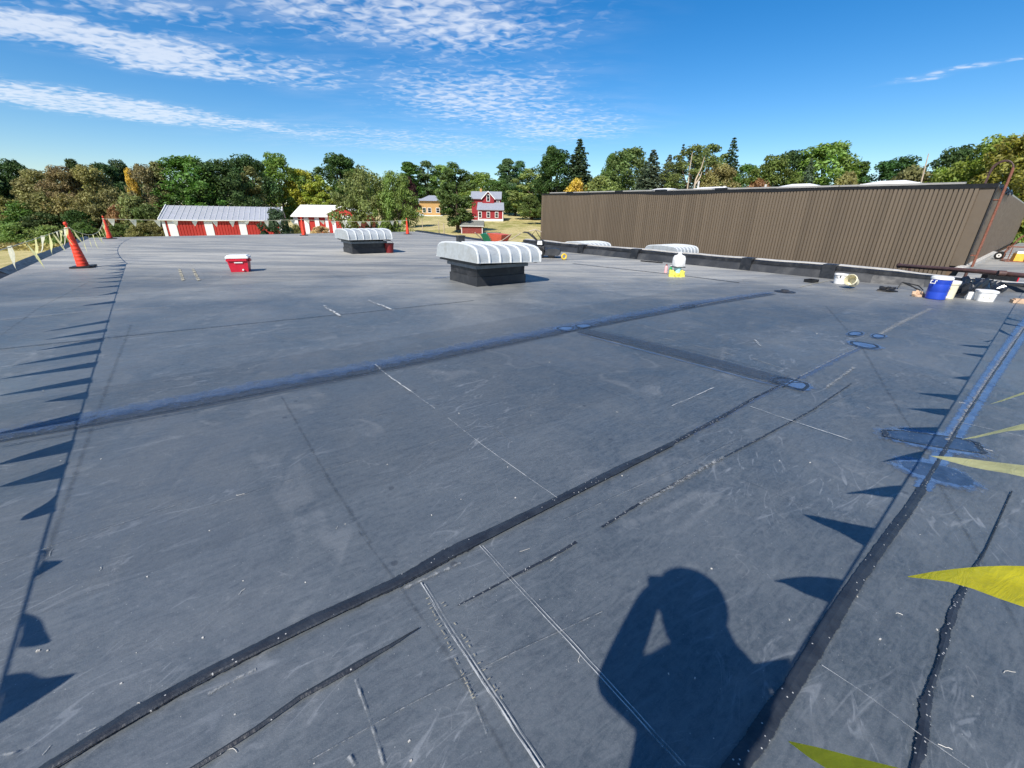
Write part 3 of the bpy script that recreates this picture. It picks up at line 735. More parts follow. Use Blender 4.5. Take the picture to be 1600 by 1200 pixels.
# ------------------------------------------------------------------ brown metal-clad building on the right
def build_brown():
    C = G(1503, 421, LOWZ)[:2]
    d = np.array([-.64, .768]); d /= np.linalg.norm(d)          # along the long wall, away from the corner
    nrm = np.array([-d[1], d[0]])                                # facing the camera side
    if nrm @ (-C) < 0: nrm = -nrm
    inn = -nrm                                                   # along the end wall, away from us
    Ln = 26.0; H0, H1 = 2.93, 3.22
    root = thing('brown_building', 'brown ribbed metal-clad building beyond the low black parapet', 'building', (C[0], C[1], LOWZ))
    L = lambda p: (p[0] - C[0], p[1] - C[1])
    ang = atan2(d[1], d[0])
    # ribbed panels, one mesh shared; profile across 0.30 m
    pitch = .30; n = int(Ln / pitch)
    prof = [(0, .0), (.017, .0), (.020, .062), (.130, .062), (.133, .0), (.167, .0), (.170, .062), (.279, .062), (.282, .0), (.2985, .0)]
    b = MB(); vs = [(x, y, 0) for x, y in prof] + [(x, y, 1) for x, y in prof]; k = len(prof)
    b.add(vs, [(i, i + 1, k + i + 1, k + i) for i in range(k - 1)])
    b.add([(0, -.05, 0), (.2985, -.05, 0), (.2985, -.05, 1), (0, -.05, 1)], [(3, 2, 1, 0)])
    first = None
    # panel x runs along d; y must point to nrm
    side = np.cross([*d, 0], [*nrm, 0])[2]
    for i in range(n):
        h = H0 + (H1 - H0) * (i + .5) / n - LOWZ - .16
        if first is None:
            first = b.build('wall_panel', M['brown'], root); o = first
        else:
            o = first.copy(); COL.objects.link(o); o.parent = root
        s0 = .42 + i * pitch
        p = d * s0
        o.location = (p[0], p[1], .12 - .62); o.rotation_euler[2] = ang
        o.scale = (1, 1 if side > 0 else -1, h + .62)
    # corner board, plain end wall, core, roof
    b = MB(); q0, q1 = d * .0, d * .415
    b.prism([L(C + q0 + nrm * .02), L(C + q1 + nrm * .02), L(C + q1 + inn * .05), L(C + q0 + inn * .05)], .12, H0 - LOWZ - .04); b.build('corner_board', M['brown'], root)
    E = 38.0
    for j in range(14):      # flat end panels
        b = MB(); a0 = .06 + j * E / 14; a1 = .06 + (j + 1) * E / 14 - .006
        o_ = -d * .03
        b.prism([L(C + inn * a0 + o_), L(C + inn * a1 + o_), L(C + inn * a1 + d * .05), L(C + inn * a0 + d * .05)], .10, H0 - LOWZ - .05)
        b.build('end_panel', M['brownend'], root)
    b = MB(); b.prism([L(C + d * .06 + inn * .06), L(C + d * (Ln + .02) + inn * .06), L(C + d * (Ln + .02) + inn * E), L(C + d * .06 + inn * E)], -.52, [H0 - LOWZ - .07, H1 - LOWZ - .07, H1 - LOWZ - .07, H0 - LOWZ - .07])
    b.build('wall_core', M['brownend'], root)
    # far corner edge trim
    b = MB(); b.prism([L(C + d * (Ln + .03) + nrm * .05), L(C + d * (Ln + .12) + nrm * .05), L(C + d * (Ln + .12) + inn * .2), L(C + d * (Ln + .03) + inn * .2)], .05, H1 - LOWZ - .05); b.build('corner_trim', M['brownend'], root)
    # roof slab, black overhanging membrane edge, grey coping lengths
    rb = MB(); zz = lambda s: H0 + (H1 - H0) * s / Ln - LOWZ
    rb.prism([L(C + inn * .3), L(C + d * Ln + inn * .3), L(C + d * Ln + inn * E), L(C + inn * E)], [zz(0) - .065, zz(Ln) - .065, zz(Ln) - .065, zz(0) - .065], [zz(0) + .05, zz(Ln) + .05, zz(Ln) + .05, zz(0) + .05])
    roof = rb.build('roof', M['coping'], root)
    rnd = random.Random(4); s = -.05; k = 0
    seg = 22
    eb = MB(); prev = None
    for i in range(seg + 1):
        s_ = -.06 + (Ln + .2) * i / seg; sag = .10 + .05 * max(0, sin(s_ * .9 + .5)) + (.10 * math.exp(-((s_ - 13) / 2.5) ** 2))
        p0, p1 = C + d * s_ + nrm * .075, C + d * s_ - nrm * .02
        cur = [(*L(p0), zz(s_) - sag), (*L(p0 + nrm * .02), zz(s_) + .03), (*L(p1), zz(s_) + .03), (*L(p1), zz(s_) - sag)]
        if prev: eb.loft(prev, cur)
        prev = cur
    eb.build('edge_membrane', M['edgeblack'], root)
    for (s0, s1) in ((.9, 5.2), (5.25, 10.6), (11.5, 14.4), (15.6, 18.0), (18.5, 21.0), (21.1, 22.6), (23.3, 25.2)):
        b = MB(); p = lambda s_, o: L(C + d * s_ + nrm * o)
        b.prism([p(s0, .115), p(s1, .115), p(s1, -.25), p(s0, -.25)], [zz(s0) + .032, zz(s1) + .032] + [zz(s1) + .055, zz(s0) + .055], [zz(s0) + .10, zz(s1) + .10, zz(s1) + .125, zz(s0) + .125])
        b.build('coping', M['coping'], root)
    for s_ in (11.0, 15.0, 18.25, 22.95):
        b = MB(); b.box((*L(C + d * s_ + nrm * -.06), zz(s_) + .07), (.7, .36, .10), ang); b.build('joint_cover', M['edgeblack'], root)
    # torn black flashing along the end wall top
    rnd = random.Random(9)
    for j in range(12):
        a0 = .15 + j * .62; l = rnd.uniform(.35, .6); dep = rnd.uniform(.10, .34); b = MB()
        o0 = -d * rnd.uniform(.05, .12); p = lambda a, o: L(C + inn * a + o)
        b.add([(*p(a0, o0), zz(0) + .06), (*p(a0 + l, o0), zz(0) + .06 + rnd.uniform(-.05, .08)), (*p(a0 + l * .9, o0 - d * .08), zz(0) - dep), (*p(a0 + l * .35, o0 - d * .12), zz(0) - dep * .5), (*p(a0 + l * .1, o0 - d * .05), zz(0) - dep * .8),
               (*p(a0, o0 + d * .12), zz(0) + .05), (*p(a0 + l, o0 + d * .12), zz(0) + .05)],
              [(0, 1, 2), (0, 2, 3), (0, 3, 4), (0, 5, 6, 1)])
        b.build('torn_flashing', M['bag'], root)
    # white base trim along the long wall
    b = MB(); b.prism([L(C + d * -.05 + nrm * .05), L(C + d * Ln + nrm * .05), L(C + d * Ln + inn * .03), L(C + d * -.05 + inn * .03)], -.53, -.45); b.build('base_trim', M['whitetrim'], root)
    # skylight domes and pipes on its roof
    for s_, a_, w_, l_ in ((3.6, 2.0, 2.2, 1.9), (7.6, 2.4, 2.0, 1.9), (13.0, 3.0, 3.0, 1.8), (16.5, 3.0, 2.2, 1.6)):
        b = MB(); c = L(C + d * s_ + inn * a_); b.box((c[0], c[1], zz(s_) + .12), (w_, l_, .16), ang)
        b.box((c[0], c[1], zz(s_) + .27), (w_ * .95, l_ * .95, .14), ang, top=.45); b.build('skylight', M['skylight'], roof)
    for s_, a_, h_, r_ in ((14.2, 3.2, .75, .06), (12.1, 2.6, .36, .12), (10.4, 4.5, .5, .07)):
        b = MB(); c = L(C + d * s_ + inn * a_); b.lathe([(r_, 0), (r_, h_), (r_ * .8, h_ + .01)], (c[0], c[1], zz(s_)), 10); b.build('vent_pipe', M['whitetrim'], roof, smooth=True)
    # white strip leaning along the end wall foot
    a, c = G(1497, 424, LOWZ), G(1552, 397, LOWZ)
    w = MB(); dd = (c - a)[:2]; L2 = np.linalg.norm(dd)
    w.box((0, 0, .07), (L2, .30, .14), atan2(dd[1], dd[0])); w.box((0, 0, .155), (L2 * .98, .16, .03), atan2(dd[1], dd[0]))
    tag(w.build('flashing_strip', M['whitetrim'], loc=tuple(((a + c) / 2)[:2]) + (LOWZ + .002,)), 'long white flashing strip lying at the foot of the end wall', 'flashing')
    # rusty roof ladder on the end wall
    lp = C + inn * .75 - d * .22
    lad = thing('roof_ladder', 'rusty steel ladder with hooped top at the corner of the brown building', 'ladder', (*lp, LOWZ))
    hl = H0 - LOWZ
    for s_ in (-.21, .21):
        b = MB(); o2 = inn * s_
        arc = [(0, hl + .55)] + [(.24 - .30 * cos(t), hl + .55 + .34 * sin(t)) for t in np.linspace(.2, pi - .1, 9)]
        pts = [(o2[0], o2[1], .08), (o2[0], o2[1], hl + .45)] + [(o2[0] + d[0] * (x + .06), o2[1] + d[1] * (x + .06), z) for x, z in arc[1:]]
        xe = .24 + .30
        pts.append((o2[0] + d[0] * (xe + .08), o2[1] + d[1] * (xe + .08), hl + .08))
        b.tube(pts[:3], .032, 8); b.build('rail', M['rust'], lad, smooth=True)
        b = MB(); b.tube(pts[2:], .022, 8); b.build('hoop', M['pipebrown'], lad, smooth=True)
    for i in range(11):
        b = MB(); z = .25 + i * .29
        b.tube([(*(inn * -.21), z), (*(inn * .21), z)], .018, 6); b.build('rung', M['rust'], lad)
    for z in (.55, hl - .55):
        for s_ in (-.21, .21):
            b = MB(); o2 = inn * s_; b.tube([(o2[0], o2[1], z), (o2[0] + d[0] * .19, o2[1] + d[1] * .19, z)], .02, 6); b.build('wall_bracket', M['rust'], lad)
    # black cable down the corner
    b = MB(); b.tube([(C[0] - d[0] * .05 + nrm[0] * .02, C[1] - d[1] * .05 + nrm[1] * .02, LOWZ + .15), (C[0] - d[0] * .05 + nrm[0] * .02, C[1] - d[1] * .05 + nrm[1] * .02, H0 - .1)], .03, 6)
    tag(b.build('corner_cable', M['wire']), 'thick black cable running down the corner beside the ladder', 'cable')
build_brown()

# brown pipe rail lying low in front of it
def build_pipe():
    a = G(1405, 415, 0) * .80; a = at(1405, 415, 13.2); c = at(1530, 424, 10.7); e = at(1700, 440, 9.0)
    r = thing('pipe_rail', 'brown painted pipe rail running across behind the blue cooler', 'pipe', (a[0], a[1], 0))
    rel = lambda p: (p[0] - a[0], p[1] - a[1], p[2])
    b = MB(); b.tube([rel(a), rel(c), rel(e)], .055, 10); b.build('pipe', M['pipebrown'], r, smooth=True)
    b = MB(); b.tube([rel(a + np.array([.03, 0, 0])), (rel(a)[0] - .03, rel(a)[1], a[2])], .072, 10); b.build('end_cap', M['pipebrown'], r, smooth=True)
    for t in (.06, .36):
        p = at(1405 + t * 295, 415 + t * 25, 13.2 - 4.2 * t); p = np.array(rel(p))
        if t < .2: zb = .0
        b = MB(); b.tube([(p[0], p[1], -.0), (p[0], p[1], p[2])], .035, 8); b.box((p[0], p[1], .02), (.2, .2, .03)); b.build('post', M['pipebrown'], r, smooth=True)
    g = at(1565, 427, 10.2); b = MB(); q = np.array(rel(g)); b.tube([q - np.array([.06, -.03, 0]), q + np.array([.06, -.03, 0])], .066, 10); b.build('coupling', M['pipebrown'], r, smooth=True)
build_pipe()

# ------------------------------------------------------------------ roof ventilators
def build_vent():
    root = thing('roof_vent', 'x', 'roof vent', (0, 0, 0))
    cw, cd, ch = 1.36, 1.28, .46
    b = MB(); b.box((cw / 2, cd / 2, ch / 2), (cw, cd, ch)); b.build('curb', M['rubber'], root)
    b = MB()
    for (x, y, sx, sy) in ((cw / 2, -.012, cw + .05, .025), (-.012, cd / 2, .025, cd), (cw / 2, cd + .012, cw + .05, .025), (cw + .012, cd / 2, .025, cd)):
        b.box((x, y, .105), (sx, sy, .205), 0)
    b.build('curb_flashing', M['rubberdusty'], root)
    b = MB()
    for (x, y, sx, sy) in ((cw / 2, -.032, cw + .13, .06), (-.032, cd / 2, .06, cd), (cw / 2, cd + .032, cw + .13, .06), (cw + .032, cd / 2, .06, cd)):
        b.box((x, y, ch - .025), (sx, sy, .075))
    b.build('curb_rim', M['steelrim'], root)
    b = MB(); b.box((cw / 2, cd / 2, ch + .06), (cw * .93, cd * .93, .11)); b.build('throat', M['darkmetal'], root)
    # hood: ribbed barrel cover
    hl, hd = 1.78, 1.98
    x0, y0, z0 = cw / 2 - hl / 2, cd / 2 - hd / 2, ch + .075
    half = [(0, 0), (.012, .10), (.035, .185), (.075, .25), (.15, .30), (.28, .333), (.50, .355), (.75, .366), (.99, .37)]
    prof = half + [(hd - y, z) for y, z in half[-2::-1]]
    hood = MB(); n = len(prof); t = .012
    vs = []; fs = []
    xs = (0.0, hl)
    for x in xs:
        for y, z in prof: vs.append((x0 + x, y0 + y, z0 + z))
    for i in range(n - 1): fs.append((i, n + i, n + i + 1, i + 1))
    inner = []
    for x in xs:
        for y, z in prof: vs.append((x0 + x, y0 + t + y * (1 - 2 * t / hd), z0 + max(0, z - t)))
    for i in range(n - 1): fs.append((2 * n + i, 2 * n + i + 1, 3 * n + i + 1, 3 * n + i))
    hood.add(vs, fs)
    h = hood.build('hood', M['galv'], root, smooth=True)
    for x in (0.0, hl):      # end plates
        b = MB(); o = .0 if x else -.014
        outl = [(x0 + x + o, y0 + y, z0 + z) for y, z in prof]; b.loft(outl, [(p[0] + .014, p[1], p[2]) for p in outl]); b.build('end_plate', M['galv'], h)
    for k in range(7):
        x = x0 + (hl - .036) * k / 6; b = MB(); prev = None
        for i in range(n):
            y, z = prof[i]; j0, j1 = max(0, i - 1), min(n - 1, i + 1)
            ty, tz = prof[j1][0] - prof[j0][0], prof[j1][1] - prof[j0][1]; l = hypot(ty, tz); ny, nz = -tz / l, ty / l
            e = .034
            cur = [(x - .004, y0 + y, z0 + z), (x + .006, y0 + y + ny * e, z0 + z + nz * e), (x + .03, y0 + y + ny * e, z0 + z + nz * e), (x + .04, y0 + y, z0 + z)]
            if prev: b.loft(prev, cur)
            prev = cur
        b.build('rib', M['galvrib'], h, smooth=False)
    b = MB()
    for y in (y0 + .004, y0 + hd - .004): b.box((cw / 2, y, z0 + .010), (hl + .03, .03, .022))
    b.build('drip_edge', M['galvrib'], h)
    b = MB()
    for x in (x0 + .1, x0 + hl - .1): b.box((x, cd / 2, z0 - .02), (.05, hd * .97, .04))
    b.build('hood_support', M['darkmetal'], root)
    return root
proto = build_vent()
def rotz_vent(o, corner, tilt=0.0, sc=1.0):
    o.location = (float(corner[0]), float(corner[1]), float(corner[2]) if len(corner) > 2 else 0.0)
    o.rotation_euler = (0, 0, GRID - radians(2.5)); o.scale = (sc, sc, sc)
    for ch in o.children:
        if ch.name.startswith('hood') and not ch.name.startswith('hood_support'): ch.rotation_euler = (0, tilt, 0); ch.location.z = .02
GV = 'ribbed roof ventilators'
rotz_vent(proto, G(746, 448), radians(1.6)); tag(proto, 'large ribbed grey roof vent on black curb, nearest of the four', 'roof vent', GV)
v = copy_tree(proto); rotz_vent(v, G(552, 397)); tag(v, 'ribbed grey roof vent with red bucket behind it, left of the nearest vent', 'roof vent', GV)
b = MB(); b.box((.12, .95, .99), (.16, .14, .14)); b.box((.12, .95, 1.07), (.19, .17, .02)); b.build('junction_box', M['darkmetal'], proto)
for px, Y, lab in ((919, 20.6, 'white ribbed roof vent showing above the parapet, nearer the far end of the brown wall'), (1055, 18.9, 'white ribbed roof vent behind the parapet, just above the white jug sprayer')):
    v = copy_tree(proto)
    for c in list(v.children):
        if c.name.startswith('junction_box'): bpy.data.objects.remove(c)
    p = at(px, 400, Y); rotz_vent(v, (p[0], p[1], LOWZ - .05), 0, .86); tag(v, lab, 'roof vent', GV)
    # centre it
    q = MB(); q.box((.68, .64, -.32), (1.36, 1.28, .64)); q.build('plinth', M['rubber'], v)
    cc = Matrix.Rotation(GRID, 3, 'Z') @ Vector((.6, .55, 0)); v.location.x -= cc.x; v.location.y -= cc.y * .2

# ------------------------------------------------------------------ traffic cones
def build_cone():
    r = thing('traffic_cone', 'x', 'cone')
    b = MB(); pts = [(x, y) for x, y in ((-.20, -.25), (.20, -.25), (.25, -.20), (.25, .20), (.20, .25), (-.20, .25), (-.25, .20), (-.25, -.20))]
    b.prism(pts, 0.002, .045); b.build('base', M['blackplastic'], r)
    prof = [(.135, .045), (.132, .07)]
    for k in range(9):
        z = .10 + k * .098; R = .128 - k * .0085; prof += [(R, z), (R + .005, z + .012), (R + .005, z + .022), (R - .001, z + .034)]
    prof += [(.052, 1.0), (.048, 1.02)]
    b = MB(); b.lathe(prof, n=20); b.build('cone_body', M['orange'], r, smooth=True)
    b = MB(); b.lathe([(.034, 1.02), (.030, 1.06), (.022, 1.08), (.022, 1.12), (.042, 1.14), (.046, 1.17), (.034, 1.20), (.012, 1.21)], n=14); b.build('handle', M['orange'], r, smooth=True)
    b = MB(); b.tube([(.055 * cos(t), .055 * sin(t), 1.055 + .008 * sin(3 * t)) for t in np.linspace(0, 6.1, 14)], .012, 6); b.build('rope_knot', M['rope'], r)
    return r
cone = build_cone()
CONES = []
labs = ['leaning orange traffic cone on black base, nearest at left', 'orange traffic cone at the far left corner of the roof',
        'orange traffic cone standing right of the long red barn', 'orange traffic cone in front of the tan house, right of the far vent']
for i, (p, l) in enumerate(zip(((131, 418), (172, 373), (475, 368), (637, 366)), labs)):
    o = cone if i == 0 else copy_tree(cone); g = G(*p); o.location = (g[0], g[1], 0); o.rotation_euler = (0, radians(-2.5) if i == 0 else 0, .5 + i * .7)
    if i == 0: o.location.z = 0.008
    tag(o, l, 'cone', 'orange roof-edge cones'); CONES.append(np.array([g[0], g[1], 0.0]))

# ------------------------------------------------------------------ pennant warning lines
def pennant(root, a, c, tip, m, name='pennant', curl=.03, seed=0):
    """a, c: the two ends on the rope; tip: free end"""
    rnd = random.Random(seed); a, c, tip = (np.array(q, float) for q in (a, c, tip))
    N, K = 8, 4; vs = []; fs = []
    nrm = np.cross(c - a, tip - a); nrm = nrm / max(1e-9, np.linalg.norm(nrm)); ph = rnd.random() * 6; amp = curl * (.6 + rnd.random())
    for i in range(N + 1):
        t = i / N
        for k in range(K + 1):
            s = k / K; p = a * (1 - s) + c * s; w = (1 - t) ** .8 * .985 + .015
            mid = (a + c) / 2; p = mid + (p - mid) * w; p = p + (tip - mid) * t
            p = p + nrm * amp * sin(t * 3.6 + ph + s * 2.2 * (1 - t)) * (t * .9 + .1) + nrm * amp * .35 * sin(8 * t + 4 * s * (1 - t) + ph * 2); vs.append(p)
    W = K + 1
    for i in range(N):
        for k in range(K): fs.append((i * W + k, i * W + k + 1, (i + 1) * W + k + 1, (i + 1) * W + k))
    b = MB(); b.add(vs, fs); return b.build(name, m, root, smooth=True)
def sag_line(a, c, sag, n=24):
    a, c = np.array(a, float), np.array(c, float)
    return [a * (1 - t) + c * t - np.array([0, 0, 4 * sag * t * (1 - t)]) for t in np.linspace(0, 1, n)]
def lineobj(name, label, pts, r=.006):
    root = thing(name, label, 'pennant line', (0, 0, 0), group='pennant warning lines')
    b = MB(); b.tube(pts, r, 5); b.build('rope', M['rope'], root, smooth=True); return root
WIND = np.array([-.92, .30, 0.0])
SR = SUNRAY / .71
def from_shadow(px, py, h): g = G(px, py); return g - np.array([SR[0], SR[1], 0]) * h + np.array([0, 0, h])
# right line, passing close by the photographer
hR = 1.02
rA = from_shadow(1222, 1062, .90); rB = from_shadow(1578, 489, 1.06)
rDir = (rB - rA) / np.linalg.norm(rB - rA)
rEnd = rB + rDir * 4.0
root = lineobj('pennant_line', 'yellow pennant line blowing in at the right edge of the roof', [(.46, -1.5, 1.02), (.33, -.12, .96), rA + np.array([.0, 0, 0])] + [rA + (rEnd - rA) * t for t in np.linspace(.05, 1, 20)])
def on_right(px, py):   # point of the rope whose shadow is nearest the photo point
    h_ = .92
    for _ in range(3): t = (from_shadow(px, py, h_) - rA) @ rDir; h_ = rA[2] + rDir[2] * t
    return rA + rDir * t
k = 0
for (rp, tp, th, w) in (((1236, 1040), None, .80, .15), ((1310, 925), (1205, 900), .838, .22), ((1358, 838), (1255, 805), .866, .20), ((1404, 768), (1316, 766), .798, .2), ((1440, 712), (1373, 719), .765, .2),
                        ((1463, 672), (1400, 671), 1.0, .2), ((1484, 645), (1417, 639), 1.02, .2), ((1498, 622), (1431, 613), 1.0, .2), ((1517, 592), (1484, 589), .98, .2), ((1540, 557), (1503, 552), .96, .2),
                        ((1547, 543), (1496, 539), 1.0, .2), ((1553, 531), (1537, 534), .8, .2), ((1562, 516), (1590, 530), .85, .2), ((1568, 505), (1597, 511), .85, .2), ((1573, 497), (1600, 503), .85, .2)):
    p = on_right(*rp)
    if tp is None: p = rA + rDir * .03
    if tp is None: tip = G(1238, 1168, .58)
    else: tip = from_shadow(*tp, th)
    pennant(root, p - rDir * w / 2, p + rDir * w / 2, tip, M['penyellow'] if k < 2 else (M['penpale'] if k < 5 else M['penyellow']), curl=.018, seed=k); k += 1
# left near line: nearest cone towards the photographer's left
c1 = CONES[0] + np.array([-.05, 0, 1.06]); hL = .98
lEnd = from_shadow(2, 1085, hL); lEnd = lEnd + (lEnd - c1) / np.linalg.norm(lEnd - c1) * 1.2
LP = sag_line(c1, lEnd, .02, 30)
root = lineobj('pennant_line', 'faded pennant line tied to the nearest cone, running off at the left edge', LP)
lDir = (lEnd - c1) / np.linalg.norm(lEnd - c1); k = 50
def on_left(px, py):
    s = from_shadow(px, py, hL + .05); t = (s - c1) @ lDir; return c1 + lDir * t
for (rp, tp, th) in (((108, 508), (66, 519), .9), ((97, 524), (64, 532), .92), ((85, 540), (57, 548), .9), ((73, 560), (22, 571), .88), ((60, 582), (-4, 593), .88), ((52, 608), (-16, 621), .86),
                     ((50, 632), (68, 628), .8), ((48, 665), (-8, 680), .84), ((38, 712), (-10, 727), .8), ((33, 750), (5, 760), .78), ((26, 800), (45, 808), .72), ((14, 892), (90, 880), .86), ((10, 985), (76, 1004), .74), ((2, 1085), (116, 1054), .86)):
    p = on_left(*rp); pennant(root, p - lDir * .11, p + lDir * .11, from_shadow(*tp, th), M['penpale'], curl=.02, seed=k); k += 1
for t in (.006, .02, .035, .085, .10, .13, .17, .20, .25, .30, .36, .43):
    L0 = np.linalg.norm(lEnd - c1); p = c1 + lDir * L0 * t; rnd = random.Random(k)
    tip = p + np.array([rnd.uniform(-.22, .16), rnd.uniform(-.05, .1), -.48 + rnd.random() * .14])
    pennant(root, p - lDir * .15, p + lDir * .15, tip, M['penpale'] if k % 3 else M['penwhite'], curl=.03, seed=k); k += 1
# lines between the cones
def cone_line(i, j, sag, lab, n, limp, m):
    global k
    a = CONES[i] + np.array([0, 0, 1.06]); c = CONES[j] + np.array([0, 0, 1.06]); root = lineobj('pennant_line', lab, sag_line(a, c, sag), .009)
    P = sag_line(a, c, sag, 200); rnd = random.Random(k)
    for q in range(n):
        t = (q + .5 + rnd.uniform(-.2, .2)) / n; p = P[int(t * 199)]; d = P[min(199, int(t * 199) + 1)] - P[max(0, int(t * 199) - 1)]; d /= np.linalg.norm(d)
        tip = p + np.array([rnd.uniform(-.05, .12), rnd.uniform(-.05, .05), -(.36 if not limp else .6) * rnd.uniform(.7, 1.1)])
        w = .32 if not limp else .26
        pennant(root, p - d * w / 2, p + d * w / 2, tip, m, curl=.03, seed=k); k += 1
cone_line(0, 1, .45, 'sagging pennant line strung between the two left cones', 9, True, M['penpale'])
cone_line(1, 2, .10, 'pale pennant line stretched in front of the long red barn', 11, False, M['penwhite'])
cone_line(2, 3, .12, 'pale pennant line stretched behind the far vent between two cones', 9, False, M['penwhite'])

# ------------------------------------------------------------------ gear on the roof
def place(name, label, cat, px, py, rz=0.0, z=0.0, group=None):
    g = G(px, py, z); return thing(name, label, cat, (g[0], g[1], z + .002), rz, group)
# red drinks cooler with a white lid
t = place('drinks_cooler', 'red drinks cooler with white lid standing alone on the roof', 'cooler', 377, 424, radians(20))
b = MB(); b.loft([(-.21, -.15, 0), (.21, -.15, 0), (.21, .15, 0), (-.21, .15, 0)], [(-.25, -.185, .36), (.25, -.185, .36), (.25, .185, .36), (-.25, .185, .36)]); b.build('body', M['redplastic'], t)
b = MB(); b.box((0, 0, .385), (.54, .41, .05)); b.box((0, 0, .424), (.50, .37, .03), top=.9); b.build('lid', M['white'], t)
b = MB(); b.box((0, -.20, .32), (.46, .03, .05)); b.build('band', M['redplastic'], t)
for x in (-.27, .27):
    b = MB(); b.box((x, 0, .30), (.04, .18, .05)); b.build('handle', M['redplastic'], t)
b = MB(); b.tube([(.1, -.165, .06), (.1, -.22, .06)], .022, 8); b.build('drain_plug', M['white'], t)
b = MB(); b.box((.02, -.19, .25), (.20, .012, .025)); b.build('lid_latch', M['white'], t)

# red bucket by the far vent
t = place('red_bucket', 'dark red bucket standing in the shade of the farther left vent', 'bucket', 609, 395)
b = MB(); b.lathe([(.15, 0), (.19, .36), (.20, .36), (.20, .385), (.18, .385), (.16, .05)], n=18); b.build('pail', M['darkred'], t, smooth=True)
b = MB(); b.tube([(.2 * cos(a), .0, .33 + .16 * sin(a)) for a in np.linspace(0, pi, 11)], .006, 5); b.build('bail_handle', M['darkmetal'], t)

def bucket(px, py, label, r=.13, h=.26, m='white', lid=False, tip=None, rz=0.0, z=0.0):
    t = place('bucket', label, 'bucket', px, py, rz, z)
    b = MB(); prof = [(r * .86, 0), (r, h), (r * 1.07, h), (r * 1.07, h * .9), (r * 1.0, h * .9)]
    prof = [(r * .86, 0), (r * .97, h * .86), (r * 1.07, h * .87), (r * 1.07, h * .92), (r * 1.02, h * .93), (r * 1.03, h), (r * .95, h)]
    if not lid: prof += [(r * .82, .02)]
    b.lathe(prof, n=20); o = b.build('pail', M[m], t, smooth=True)
    if lid:
        b = MB(); b.lathe([(r * 1.10, h - .02), (r * 1.12, h), (r * 1.10, h + .03), (r * .9, h + .025)], n=20); b.build('lid', M['white'], t, smooth=True)
    b = MB(); b.tube([(r * 1.08 * cos(a), -.03 - .06 * sin(a), h * .88 - .12 * sin(a)) for a in np.linspace(0, pi, 11)], .004, 5); b.build('bail_handle', M['darkmetal'], t)
    if tip: t.rotation_euler = tip; t.location.z += r
    return t
bk = bucket(1311, 443, 'white bucket with dark drips standing near the parapet', .145, .25)
rnd = random.Random(2); b = MB()
for i in range(5):
    a = -1.57 + rnd.uniform(-.8, .8); h_ = rnd.uniform(.05, .16); b.box((.150 * cos(a), .150 * sin(a), .22 - h_ / 2), (.012, .02, h_), a)
b.build('drips', M['blackplastic'], bk)['kind'] = 'stuff'
bucket(1331, 450, 'stained cream bucket tipped on its side beside the dripped white one', .13, .24, 'cream', tip=(radians(70), 0, radians(-60)))
# black tray
t = place('roller_tray', 'small black tray lying beside the white bucket', 'tray', 1267, 441, .4)
b = MB(); b.box((0, 0, .01), (.26, .2, .02)); b.build('floor', M['blackplastic'], t)
for x, y, sx, sy in ((0, .1, .28, .015), (0, -.1, .28, .015), (.135, 0, .015, .2), (-.135, 0, .015, .2)):
    b = MB(); b.box((x, y, .04), (sx, sy, .07)); b.build('rim', M['blackplastic'], t)
# drain sump
t = place('roof_drain', 'rusty brown roof drain in a dark damp hollow', 'drain', 1226, 456)
b = MB(); b.lathe([(.13, 0), (.13, .012), (.09, .03), (.07, .05), (.02, .055)], n=16); b.build('strainer', M['darkmetal'], t, smooth=True)
b = MB(); b.lathe([(.22, 0), (.21, .006), (.14, .008)], n=20); b.build('flange', M['rubber'], t)

# blue barrel-shaped water cooler
t = place('water_cooler', 'blue round water cooler with white lid by the pipe rail', 'cooler', 1460, 467, radians(-35)); t.scale = (.84, .84, .92)
b = MB(); R = .205
b.lathe([(R * .90, 0), (R * .95, .01), (R * .97, .15), (R * .955, .16), (R * .955, .175), (R * .98, .185), (R * .99, .33), (R * .975, .34), (R * .975, .355), (R, .365), (R * 1.0, .45), (R * .9, .455)], n=28); b.build('body', M['blueplastic'], t, smooth=True)
b = MB(); b.lathe([(R * 1.06, .45), (R * 1.07, .475), (R * 1.03, .50), (R * .9, .51), (R * .5, .515)], n=28); b.build('lid', M['white'], t, smooth=True)
for a in (-2.35, .79):
    b = MB(); c, s_ = cos(a), sin(a); tx, ty = -s_, c
    pts = [(R * c + tx * q + c * o, R * s_ + ty * q + s_ * o, zz) for q, o, zz in ((-.05, .0, .42), (-.05, .045, .42), (-.05, .045, .36), (.05, .045, .36), (.05, .045, .42), (.05, 0, .42))]
    b.tube(pts, .012, 6); b.build('handle', M['white'], t)
b = MB(); b.tube([(R * .9, -.05, .06), (R * 1.15, -.06, .06)], .02, 8); b.box((R * 1.12, -.06, .085), (.03, .03, .05)); b.build('spigot', M['white'], t)
bucket(1479, 466, 'cream pail with a yellow label tucked behind the blue cooler', .12, .34, 'cream', lid=True)

